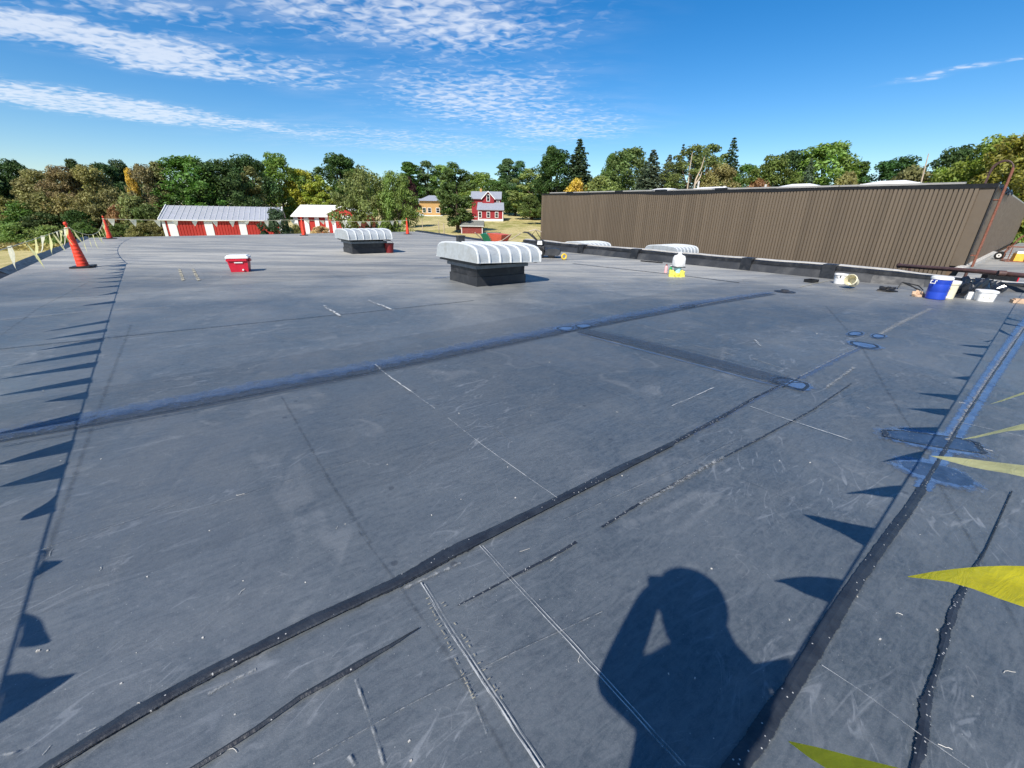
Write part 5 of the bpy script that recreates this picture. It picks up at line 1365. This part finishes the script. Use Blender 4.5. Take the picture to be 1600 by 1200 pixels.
def crown_broad(seed, h=18.0, rad=6.5, base=.22, clumps=85, per=120, shape='round', leaf=.27):
    per = int(per * 1.25); leaf *= 1.08
    rnd = np.random.default_rng(seed); C = []
    while len(C) < clumps:
        z = rnd.uniform(base, 1.0); t = (z - base) / (1 - base)
        if shape == 'round': R = rad * (1 - abs(2 * t - .85) ** 2.4 * .62) if t < .98 else rad * .3
        elif shape == 'oval': R = rad * (sin(pi * min(1, t * .93 + .05)) ** .55)
        elif shape == 'tall': R = rad * (1 - t ** 3) * (.75 + .25 * sin(t * 9))
        elif shape == 'bush': R = rad * (1 - t ** 2.2) ** .5
        elif shape == 'spread': R = rad * (.35 + .75 * sin(pi * min(1, t * .8 + .12)))
        else: R = rad
        a = rnd.uniform(0, 2 * pi); q = rnd.uniform(.25, 1) ** .5; lob = 1 + .24 * sin(3 * a + seed) + .16 * sin(5 * a + seed * 2 + 4 * t)
        r = R * q * lob * .86
        C.append((r * cos(a), r * sin(a), z * h * .97, rnd.uniform(.55, 1.15) * rad * .22))
    P = []; N = []
    for (x, y, z, cr) in C:
        k = int(per * rnd.uniform(.7, 1.3)); d = rnd.normal(size=(k, 3)); d /= np.linalg.norm(d, axis=1)[:, None]
        rr = cr * rnd.uniform(.35, 1.12, k) ** .6
        p = np.array([x, y, z]) + d * rr[:, None] * np.array([1.15, 1.15, .8]); P.append(p)
        n = d * .8 + rnd.normal(size=(k, 3)) * .7 + np.array([0, 0, .5]); N.append(n / np.linalg.norm(n, axis=1)[:, None])
    P = np.concatenate(P); N = np.concatenate(N); P[:, 2] = np.maximum(P[:, 2], .15)
    S = leaf * rnd.uniform(.6, 1.35, len(P))
    return leaf_quads(P, N, S, rnd), C
def trunk_broad(seed, C, h, rad, m, tr=.028, limbs=9):
    rnd = random.Random(seed); b = MB(); r0 = h * tr
    top = h * .72; wob = [(0, 0, -.4)]
    for i in range(1, 7): wob.append((rnd.uniform(-.02, .02) * h * i / 6, rnd.uniform(-.02, .02) * h * i / 6, top * i / 6))
    b.tube(wob, [r0 * 1.35] + [r0 * (1 - .13 * i) for i in range(1, 7)], 8)
    for (x, y, z, cr) in rnd.sample(C, min(limbs, len(C))):
        s = wob[min(6, max(2, int(z / top * 4)))]
        mid = ((s[0] + x) / 2, (s[1] + y) / 2, (s[2] + z) / 2 + .4)
        b.tube([s, mid, (x, y, z)], [r0 * .42, r0 * .26, r0 * .08], 5)
    return b
def crown_spruce(seed, h=20.0, rad=4.2, lev=34, droop=.32, leaf=.30, fill=1.0):
    rnd = np.random.default_rng(seed); P = []; N = []
    for i in range(lev):
        t = (i + .5) / lev; z = h * (.05 + .93 * t); R = rad * (1 - t) ** .82 * rnd.uniform(.8, 1.12) + .15
        nb = max(4, int(13 * (1 - t) + 4))
        for j in range(nb):
            a = 2 * pi * (j + rnd.uniform(-.35, .35)) / nb + i * .7; L = R * rnd.uniform(.7, 1.1); k = int((L * 9 + 5) * fill)
            s = rnd.uniform(.12, 1, k) ** .8; w = rnd.normal(size=k) * .16 * L * (1 - s * .5)
            x = cos(a) * L * s - sin(a) * w; y = sin(a) * L * s + cos(a) * w
            zz = z - droop * L * s ** 1.4 + .10 * L * s ** 3 + rnd.normal(size=k) * .07 - np.abs(rnd.normal(size=k)) * .12 * s
            P.append(np.stack([x, y, zz], 1)); n = rnd.normal(size=(k, 3)) * .8 + np.array([cos(a) * .3, sin(a) * .3, .9]); N.append(n / np.linalg.norm(n, axis=1)[:, None])
    P = np.concatenate(P); N = np.concatenate(N); P[:, 2] = np.maximum(P[:, 2], .1)
    return leaf_quads(P, N, leaf * rnd.uniform(.6, 1.3, len(P)), rnd)
KINDS = {}
def kind(name, V, trunk, h, w):
    KINDS[name] = (quad_mesh(name + '_crown', V, M['leaf']), trunk, h, w)
def mk_broad(name, seed, h, rad, base, clumps, per, shape, leaf=.27, tr=.022, limbs=9, bark='bark'):
    V, C = crown_broad(seed, h, rad, base, clumps, per, shape, leaf); b = trunk_broad(seed, C, h, rad, M[bark], tr, limbs)
    me = bpy.data.meshes.new(name + '_trunk'); me.from_pydata(b.v, [], b.f); me.materials.append(M[bark]); me.update()
    kind(name, V, me, V[:, 2].max(), V[:, 0].max() - V[:, 0].min())
mk_broad('roundA', 11, 18, 6.5, .16, 105, 115, 'round')
mk_broad('roundB', 12, 17, 6.8, .20, 95, 115, 'round')
mk_broad('roundC', 13, 18, 6.2, .12, 110, 110, 'oval')
mk_broad('ovalA', 14, 17, 4.6, .07, 105, 115, 'oval', .25)
mk_broad('tallA', 15, 21, 4.6, .12, 90, 105, 'tall')
mk_broad('tallB', 16, 22, 5.2, .25, 62, 100, 'tall')
mk_broad('spreadA', 17, 12, 6.0, .06, 100, 125, 'spread', .22)
mk_broad('spreadB', 18, 13, 6.0, .12, 90, 125, 'spread', .22)
mk_broad('bushA', 19, 5, 3.4, .02, 62, 110, 'bush', .15, .012, 6)
mk_broad('bushB', 20, 6, 3.6, .02, 70, 105, 'bush', .16, .012, 6)
mk_broad('airy', 23, 20, 6.0, .32, 52, 90, 'round', .26, .016, 14)
for nm, sd, h, r, lv, dr, fl in (('spruceA', 31, 20, 4.8, 36, .34, 1.5), ('spruceB', 32, 21, 4.4, 32, .30, 1.1), ('spruceC', 33, 20, 5.4, 36, .42, 1.4)):
    V = crown_spruce(sd, h, r, lv, dr, .30, fl); b = MB(); b.tube([(0, 0, -.4), (0, 0, h * .5), (0, 0, h * .98)], [h * .016, h * .009, .02], 7)
    me = bpy.data.meshes.new(nm + '_trunk'); me.from_pydata(b.v, [], b.f); me.materials.append(M['bark']); me.update()
    kind(nm, V, me, h, 2 * r)

DG = (.030, .052, .016); MG = (.055, .088, .022); BG = (.095, .135, .026); OL = (.125, .122, .046); BR = (.108, .100, .042); YG = (.17, .17, .03)
YE = (.34, .24, .05); PL = (.030, .013, .014); SP = (.062, .082, .052); SD = (.035, .055, .028); LG = (.115, .15, .045); RB = (.13, .082, .04)
rt = random.Random(77)
def tree(kindname, px, top, wpx, Y, col, label, name='broadleaf_tree', cat='tree', base_py=None, group=None):
    crown, trunk, h, w = KINDS[kindname]
    p = at(px, top, Y); x = p[0]; zg = terrain(x, Y)
    if base_py is not None: zg = at(px, base_py, Y)[2]
    H = p[2] - zg
    a, c = at(px - wpx / 2, (top + 330) / 2, Y), at(px + wpx / 2, (top + 330) / 2, Y); W = np.linalg.norm(c - a) * (Y / hypot(x, Y)) ** .5
    sz = H / h; sx = W / w * (1.5 if 'spruce' in kindname else 1.42) * (1.0 if px < 845 else 1.22)
    t = thing(name, label, cat, (x, Y, zg - .05), rt.uniform(0, 6.28), group); t.scale = (sx, sx, sz)
    o = bpy.data.objects.new('crown', crown); COL.objects.link(o); o.parent = t; o.color = (*[c_ * rt.uniform(.9, 1.1) for c_ in col], 1)
    o = bpy.data.objects.new('trunk', trunk); COL.objects.link(o); o.parent = t
    return t
GT = 'trees along the skyline'; GS = 'shrubs of the left thicket'
T = lambda *a, **k: tree(*a, group=GT, **k)
# left wood
T('roundB', -40, 246, 95, 70, DG, 'dark green tree cut by the left edge of the picture')
T('roundA', 12, 246, 62, 72, DG, 'dark round tree at the far left of the skyline')
T('roundC', 52, 262, 70, 68, OL, 'olive tree just right of the dark tree at far left')
T('roundA', 86, 256, 66, 66, BR, 'brownish tree in the left wood above the pennant line')
T('tallB', 108, 246, 40, 76, DG, 'narrow dark treetop poking above the brownish left wood')
T('roundB', 130, 255, 66, 68, OL, 'olive tree above and left of the far left cone')
T('roundC', 158, 252, 60, 76, DG, 'dark tree behind the olive wood, above the far left cone')
T('roundA', 182, 247, 44, 80, DG, 'small dark crown left of the yellow tree on the skyline')
T('roundB', 197, 260, 17, 66, YE, 'small yellow autumn tree in the left wood')
T('roundB', 218, 254, 56, 67, BR, 'sparse brownish tree right of the yellow one')
T('tallB', 242, 250, 50, 68, OL, 'loose olive tree left of the long barn')
T('roundC', 285, 240, 84, 70, MG, 'full green tree above the left end of the barn roof')
T('roundA', 335, 246, 84, 72, DG, 'dark green tree above the middle of the barn roof')
T('roundB', 380, 240, 74, 84, DG, 'dark flat-topped crown on the skyline above the barn')
T('tallB', 388, 258, 40, 76, BR, 'brownish narrow tree between dark and bright ones above the barn')
T('roundA', 428, 237, 66, 92, BG, 'bright green tree above the right end of the barn roof')
T('roundC', 468, 262, 52, 94, YG, 'yellow-green tree right of the bright green one')
T('roundA', 525, 237, 74, 98, DG, 'large dome-shaped dark tree left of the leafy near tree')
T('ovalA', 493, 272, 34, 92, YG, 'small yellowish tree in front of the dark dome tree')
T('roundC', 556, 262, 50, 96, MG, 'green tree behind the leafy near tree, right of the dark dome')
# thicket in front of the left wood
B = lambda *a, **k: tree(*a, name='shrub', cat='shrub', group=GS, **k)
for i, (px, top, w, Y, c, l) in enumerate(((-10, 300, 70, 63, OL, 'olive thicket shrub at the left edge below the dark tree'), (30, 312, 66, 61, MG, 'green thicket shrub left of the pale leafy one'), (64, 298, 60, 62.5, BR, 'brown thicket shrub above the nearest cone'),
        (100, 300, 64, 63, OL, 'olive thicket shrub right behind the tip of the nearest cone'), (60, 330, 66, 60, DG, 'dark shrub low in the thicket left of the nearest cone'), (130, 296, 60, 62, OL, 'upper olive shrub between the two left cones'), (118, 326, 54, 60, DG, 'dark low shrub between the two left cones'),
        (165, 290, 64, 63, OL, 'olive shrub above the far left cone'), (182, 318, 44, 61, RB, 'reddish brown shrub right of the far left cone'), (205, 300, 60, 62, OL, 'olive shrub left of the barn, upper'), (226, 318, 56, 60, MG, 'green shrub beside the barn corner'), (238, 340, 36, 59, OL, 'low olive shrub touching the barn corner'),
        (20, 346, 60, 58, LG, 'pale green low shrub at the left field edge'), (76, 350, 60, 58, LG, 'pale low bush behind the nearest pennants'), (128, 346, 54, 58, MG, 'low green bush between the left cones by the field'), (180, 348, 50, 58.5, MG, 'low green bush right behind the far left cone'), (215, 346, 50, 58, OL, 'low olive bush under the pennants left of the barn'), (-20, 345, 60, 58, MG, 'low green bush cut by the left edge'))):
    B('bushA' if i % 2 else 'bushB', px, top, w, Y, c, l)
# middle
T('spreadA', 570, 257, 74, 56, (.10, .125, .038), 'leafy light green tree behind the far vent, left stem')
T('spreadB', 616, 264, 54, 54, (.09, .115, .035), 'leafy green tree drooping behind the far vent, right of its twin')
T('roundB', 632, 274, 34, 100, PL, 'dark purple-leaved tree behind the leafy near tree')
T('tallA', 637, 252, 44, 165, MG, 'green treetop above the purple tree')
T('tallB', 665, 250, 40, 172, (.075, .12, .05), 'pale upright tree above the tan house')
T('ovalA', 712, 252, 47, 88, (.062, .085, .026), 'tall dense oval tree standing alone left of the red farmhouse', base_py=357)
T('roundC', 690, 256, 40, 175, LG, 'light green tree directly behind the oval tree')
T('roundA', 752, 268, 56, 165, LG, 'light green rounded tree above the red farmhouse')
T('roundB', 780, 280, 46, 158, MG, 'green tree right of the farmhouse roof')
T('tallA', 793, 247, 40, 190, (.07, .115, .05), 'tall poplar-like tree right of the farmhouse')
T('tallB', 812, 250, 36, 195, (.07, .115, .05), 'second tall poplar-like tree, nearer the brown building')
T('ovalA', 833, 262, 46, 130, LG, 'pale green tree left of the brown building')
T('bushB', 829, 304, 30, 112, MG, 'small dark green tree at the left end of the brown wall', base_py=338)
T('roundC', 806, 290, 40, 150, DG, 'dark green tree above the dry grass slope')
# behind the brown building
T('roundA', 872, 231, 56, 120, DG, 'dark broad tree behind the left end of the brown roof')
T('tallB', 862, 226, 30, 140, MG, 'thin-topped tree peeking above the dark broad one')
T('spruceA', 907, 213, 52, 118, SD, 'tall pointed dark conifer behind the yellow bush', name='conifer')
T('bushA', 901, 276, 36, 100, (.36, .25, .045), 'round golden yellow bush behind the brown roof', name='golden_bush')
T('bushB', 944, 272, 52, 100, LG, 'pale olive bush right of the golden bush')
T('roundB', 962, 238, 40, 128, MG, 'green tree left of the light-topped broad tree')
T('roundC', 988, 228, 52, 122, (.07, .10, .028), 'broad green tree between the pointed conifer and grey spruces')
T('spruceC', 1022, 230, 56, 108, SP, 'grey-green drooping spruce, left of the spruce pair', name='conifer')
T('spruceC', 1048, 238, 44, 106, SP, 'smaller grey-green spruce right beside the drooping one', name='conifer')
T('spruceB', 1069, 221, 24, 125, SD, 'thin spire of a dark spruce left of the bare-trunked tree', name='conifer')
T('airy', 1086, 226, 56, 104, (.08, .095, .03), 'open tree with pale bare trunks behind the brown roof')
T('airy', 1112, 222, 50, 112, (.075, .10, .03), 'loose-crowned tree left of the tall spruce')
T('spruceB', 1149, 210, 42, 112, SD, 'tallest spruce with ragged point on the skyline', name='conifer')
T('roundB', 1130, 255, 50, 100, OL, 'olive tree under the tallest spruce')
T('roundC', 1172, 254, 40, 104, MG, 'green tree just right of the tallest spruce')
T('bushB', 1186, 276, 34, 88, RB, 'low reddish tree above the brown roof middle')
T('roundA', 1216, 240, 60, 90, (.06, .085, .022), 'green slope-topped tree right of the low reddish one')
T('roundB', 1244, 232, 60, 96, DG, 'dark leaning crown left of the bright tall tree')
T('spruceC', 1270, 244, 36, 86, SP, 'pale grey spruce in front of the bright tall tree', name='conifer')
T('roundC', 1302, 219, 76, 92, (.10, .13, .034), 'bright tall rounded tree behind the white skylights')
T('tallB', 1350, 250, 44, 94, MG, 'thin green tree right of the bright tall tree')
T('bushB', 1325, 266, 50, 80, OL, 'olive undergrowth tree below the bright tall tree')
T('roundA', 1410, 242, 76, 88, DG, 'dark dome tree beyond the right half of the brown roof')
T('bushA', 1432, 254, 88, 66, (.10, .11, .045), 'soft olive round tree behind the leaning white pole')
T('roundB', 1508, 224, 66, 84, DG, 'dark tree left of the yellow-green tree at right')
T('roundC', 1480, 258, 50, 64, BG, 'yellow-green low tree behind the ladder corner')
T('roundA', 1572, 206, 96, 58, (.11, .125, .026), 'large yellow-green tree at the right edge of the picture')
T('roundB', 1530, 246, 60, 62, YG, 'yellow-green tree behind the ladder hoop')
T('roundC', 1640, 196, 110, 52, (.11, .125, .026), 'yellow-green tree cut by the right edge')
T('bushB', 1590, 300, 70, 50, BG, 'bushy green growth beyond the far end wall')
# garden shrubs
B = lambda *a, **k: tree(*a, name='shrub', cat='shrub', group='garden shrubs near the barns', **k)
tree('bushA', 426, 320, 44, 52, SD, 'dark round evergreen at the right end of the barn', 'evergreen_shrub', 'shrub', group='garden shrubs near the barns')
B('bushA', 461, 347, 22, 56, OL, 'tan-tinged shrub behind the third cone'); B('bushB', 500, 352, 34, 66, (.26, .20, .09), 'dry tan shrubs in front of the white roofed shed')
B('bushA', 447, 352, 20, 53, DG, 'small dark shrub right of the round evergreen')
# leaning pale pole among the trees at right
p0, p1 = at(1438, 290, 62), at(1451, 240, 62); b = MB(); b.tube([tuple(p0 - np.array([1.0, 0, 9.0])), tuple(p0), tuple(p1)], [.13, .10, .05], 8)
tag(b.build('pale_pole', M['deadwood']), 'leaning pale pole rising in front of the olive tree', 'pole')
# forked dead trunk behind the brown roof
b = MB(); q = [at(x, y, 98) for x, y in ((1084, 300), (1087, 281), (1096, 262), (1101, 245))]; q2 = [at(x, y, 98) for x, y in ((1085, 290), (1094, 277), (1097, 268))]
q[0][2] -= 4; b.tube([tuple(p) for p in q], [.2, .17, .11, .05], 8); b.tube([tuple(p) for p in q2], [.16, .12, .04], 8); q3 = [at(x, y, 99) for x, y in ((1076, 292), (1078, 262), (1082, 238))]; q3[0][2] -= 5; b.tube([tuple(p) for p in q3], [.14, .11, .05], 8)
tag(b.build('dead_trunk', M['deadwood']), 'pale forked dead trunk standing among the trees behind the brown roof', 'dead tree')
# fence and utility posts by the slope
for px, py, Y, h_, l in ((686, 362, 60, 2.2, 'thin post by the grass left of the small shed'), (660, 352, 90, 3.0, 'thin post in the grass below the white car'), (694, 364, 58, 2.0, 'short post at the roof-side edge of the grass')):
    p = at(px, py, Y); z = terrain(p[0], Y); b = MB(); b.tube([(0, 0, -.3), (0, 0, max(1.2, p[2] - z + h_ * .6))], .06, 6); tag(b.build('fence_post', M['deadwood'], loc=(p[0], Y, z)), l, 'post', 'posts on the slope')

# far wood that closes the skyline
def far_wood():
    rnd = np.random.default_rng(5); P = []; N = []
    for i in range(330):
        f = i / 330; px = -120 + 1840 * f + rnd.uniform(-4, 4); Y = rnd.uniform(195, 235) - 120 * max(0, abs(f - .45) - .2)
        x = at(px, 330, Y)[0]; z = terrain(x, Y); hgt = rnd.uniform(8, 13.5) * (Y / 210)
        k = 130; d = rnd.normal(size=(k, 3)); d /= np.linalg.norm(d, axis=1)[:, None]
        P.append(np.array([x, Y, z + hgt * .5]) + d * np.array([4.5, 4.5, hgt * .52]) * rnd.uniform(.6, 1, (k, 1))); N.append(d + rnd.normal(size=(k, 3)) * .6)
    P = np.concatenate(P); N = np.concatenate(N); N /= np.linalg.norm(N, axis=1)[:, None]
    V = leaf_quads(P, N, rnd.uniform(.5, 1.1, len(P)), rnd)
    o = bpy.data.objects.new('far_woodland', quad_mesh('far_woodland', V, M['leaf'])); COL.objects.link(o); o.color = (.05, .075, .024, 1)
    tag(o, 'far band of woodland closing the skyline', 'woodland', kind='stuff')
    # undergrowth filling the foot of the left wood
    P = []; N = []
    for i in range(260):
        px = rnd.uniform(-160, 260); Y = rnd.uniform(64, 72); x = at(px, 350, Y)[0]; z = terrain(x, Y); hgt = rnd.uniform(1.2, 5.5)
        k = 120; d = rnd.normal(size=(k, 3)); d /= np.linalg.norm(d, axis=1)[:, None]
        P.append(np.array([x, Y, z + hgt * .5]) + d * np.array([1.9, 1.9, hgt * .55]) * rnd.uniform(.5, 1, (k, 1))); N.append(d + rnd.normal(size=(k, 3)) * .7)
    P = np.concatenate(P); N = np.concatenate(N); N /= np.linalg.norm(N, axis=1)[:, None]; P[:, 2] = np.maximum(P[:, 2], -3.6)
    V = leaf_quads(P, N, rnd.uniform(.14, .30, len(P)), rnd)
    o = bpy.data.objects.new('undergrowth', quad_mesh('undergrowth', V, M['leaf'])); COL.objects.link(o); o.color = (*OL, 1)
    tag(o, 'tangled olive undergrowth at the foot of the left wood', 'undergrowth', kind='stuff')
    # dry weeds along the wood's edge
    P = []; N = []
    k = 9000; px = rnd.uniform(-160, 250, k); Y = rnd.uniform(54, 60, k)
    X = np.array([at(a, 370, y)[0] for a, y in zip(px[::30], Y[::30])]).repeat(30)[:k] + rnd.normal(size=k) * 1.4
    Z = np.array([terrain(x, y) for x, y in zip(X, Y)]); P = np.stack([X, Y, Z + rnd.uniform(.05, .8, k)], 1); N = rnd.normal(size=(k, 3)); N /= np.linalg.norm(N, axis=1)[:, None]
    V = leaf_quads(P, N, rnd.uniform(.10, .22, k), rnd)
    o = bpy.data.objects.new('dry_weeds', quad_mesh('dry_weeds', V, M['leaf'])); COL.objects.link(o); o.color = (.20, .17, .07, 1)
    tag(o, 'dry weeds along the edge of the left wood', 'weeds', kind='stuff')
far_wood()

# ------------------------------------------------------------------ the photographer, standing behind the camera (casts the shadow)
def build_person():
    J = {'pelvis': (.04, -.33, .95, .185, .13), 'waist': (.045, -.34, 1.10, .185, .125), 'chest': (.08, -.33, 1.30, .20, .14), 'neck0': (.13, -.31, 1.46, .15, .105), 'neck': (.13, -.285, 1.55, .135, .11),
         'head0': (.10, -.26, 1.63, .138, .13), 'head': (.09, -.25, 1.70, .145, .14), 'head1': (.08, -.25, 1.78, .105, .11),
         'shL': (-.07, -.31, 1.42, .085, .08), 'elL': (-.13, -.14, 1.20, .068, .068), 'wrL': (-.03, -.07, 1.46, .055, .055), 'haL': (.0, -.05, 1.575, .05, .032),
         'shR': (.29, -.31, 1.42, .09, .08), 'elR': (.35, -.19, 1.26, .07, .07), 'wrR': (.19, -.08, 1.49, .05, .05), 'haR': (.145, -.05, 1.575, .048, .032),
         'hipL': (-.03, -.33, .90, .10, .10), 'knL': (-.06, -.32, .50, .065, .065), 'anL': (-.07, -.36, .09, .044, .044), 'toL': (-.09, -.20, .035, .034, .03),
         'hipR': (.15, -.33, .90, .10, .10), 'knR': (.19, -.33, .50, .065, .065), 'anR': (.20, -.38, .09, .044, .044), 'toR': (.23, -.22, .035, .034, .03)}
    E = [('pelvis', 'waist'), ('waist', 'chest'), ('chest', 'neck0'), ('neck0', 'neck'), ('neck', 'head0'), ('head0', 'head'), ('head', 'head1'),
         ('neck0', 'shL'), ('shL', 'elL'), ('elL', 'wrL'), ('wrL', 'haL'), ('neck0', 'shR'), ('shR', 'elR'), ('elR', 'wrR'), ('wrR', 'haR'),
         ('pelvis', 'hipL'), ('hipL', 'knL'), ('knL', 'anL'), ('anL', 'toL'), ('pelvis', 'hipR'), ('hipR', 'knR'), ('knR', 'anR'), ('anR', 'toR')]
    names = list(J); V = [J[n][:3] for n in names]; R = [J[n][3:] for n in names]; ed = [(names.index(a), names.index(c)) for a, c in E]
    # fingers rooted in the palms
    for hand, sx in (('haL', 1), ('haR', -1)):
        h = np.array(J[hand][:3]); i0 = names.index(hand)
        for k in range(4):
            base = h + np.array([sx * .012, .012, .024 - .016 * k]); q1 = base + np.array([sx * (.030 - .003 * abs(k - 1)), .008, .002]); q2 = q1 + np.array([sx * .022, -.012, 0])
            o = len(V); V += [tuple(base), tuple(q1), tuple(q2)]; R += [(.009, .009), (.0085, .0085), (.007, .007)]; ed += [(i0, o), (o, o + 1), (o + 1, o + 2)]
        th = h + np.array([sx * .002, -.018, .03]); th2 = th + np.array([sx * .03, -.004, .012]); o = len(V); V += [tuple(th), tuple(th2)]; R += [(.011, .011), (.009, .009)]; ed += [(i0, o), (o, o + 1)]
    me = bpy.data.meshes.new('person'); me.from_pydata(V, ed, []); o = bpy.data.objects.new('person', me); COL.objects.link(o)
    sk = o.modifiers.new('skin', 'SKIN'); sk.use_smooth_shade = True; sub = o.modifiers.new('sub', 'SUBSURF'); sub.levels = 2; sub.render_levels = 2
    for i, d in enumerate(me.skin_vertices[0].data): d.radius = R[i]; d.use_root = (i == 0)
    dg = bpy.context.evaluated_depsgraph_get(); me2 = bpy.data.meshes.new_from_object(o.evaluated_get(dg)); o.modifiers.clear(); o.data = me2
    for m in ('shirt', 'skin', 'trousers', 'hair'): me2.materials.append(M[m])
    mi = []
    for p in me2.polygons:
        c = p.center; k = 0
        if c.z < .95: k = 2
        if c.z < .11: k = 3
        if c.z > 1.52 and abs(c.x - .10) < .14 and c.y < -.12: k = 1
        if c.z > 1.70 and c.y < -.12: k = 3
        if c.y > -.10 and c.z > 1.35: k = 1
        mi.append(k)
    me2.polygons.foreach_set('material_index', mi); me2.polygons.foreach_set('use_smooth', [True] * len(mi))
    tag(o, 'photographer in dark clothes whose shadow falls on the roof, holding up a phone', 'person')
    # cap, ears, nose and eyes as small shapes on the head
    b = MB(); b.lathe([(.15, 0), (.152, .03), (.137, .085), (.08, .115), (.01, .124)], (.088, -.25, 1.71), 18); b.build('cap', M['hair'], o, smooth=True)
    b = MB(); b.prism([(.10 + .10 * cos(a), -.155 + .085 * sin(a)) for a in np.linspace(0, pi, 9)], 1.705, 1.716); b.build('cap_brim', M['hair'], o)
    b = MB(); b.add([(.085, -.135, 1.64), (.115, -.135, 1.64), (.10, -.135, 1.69), (.10, -.112, 1.645)], [(0, 1, 3), (1, 2, 3), (2, 0, 3), (0, 2, 1)]); b.build('nose', M['skin'], o)
    for x in (.065, .135):
        b = MB(); b.lathe([(.002, -.012), (.012, -.006), (.013, .004), (.004, .012)], (x, -.142, 1.685), 10); b.build('eye', M['white'], o, smooth=True)
    for x in (-.002, .202):
        b = MB(); b.lathe([(.004, -.03), (.016, -.012), (.018, .012), (.006, .03)], (x, -.25, 1.67), 8); b.build('ear', M['skin'], o, smooth=True)
    b = MB(); b.box((.10, -.139, 1.612), (.05, .012, .010)); b.build('mouth', M['darkred'], o)
    # phone just behind the lens
    b = MB(); b.box((0, 0, 0), (.155, .009, .076)); ph = b.build('phone', M['blackplastic']); ph.location = (.066, -.026, 1.585); ph.rotation_euler = (-PITCH, 0, 0)
    tag(ph, 'black phone held up level by the photographer', 'phone')
build_person()
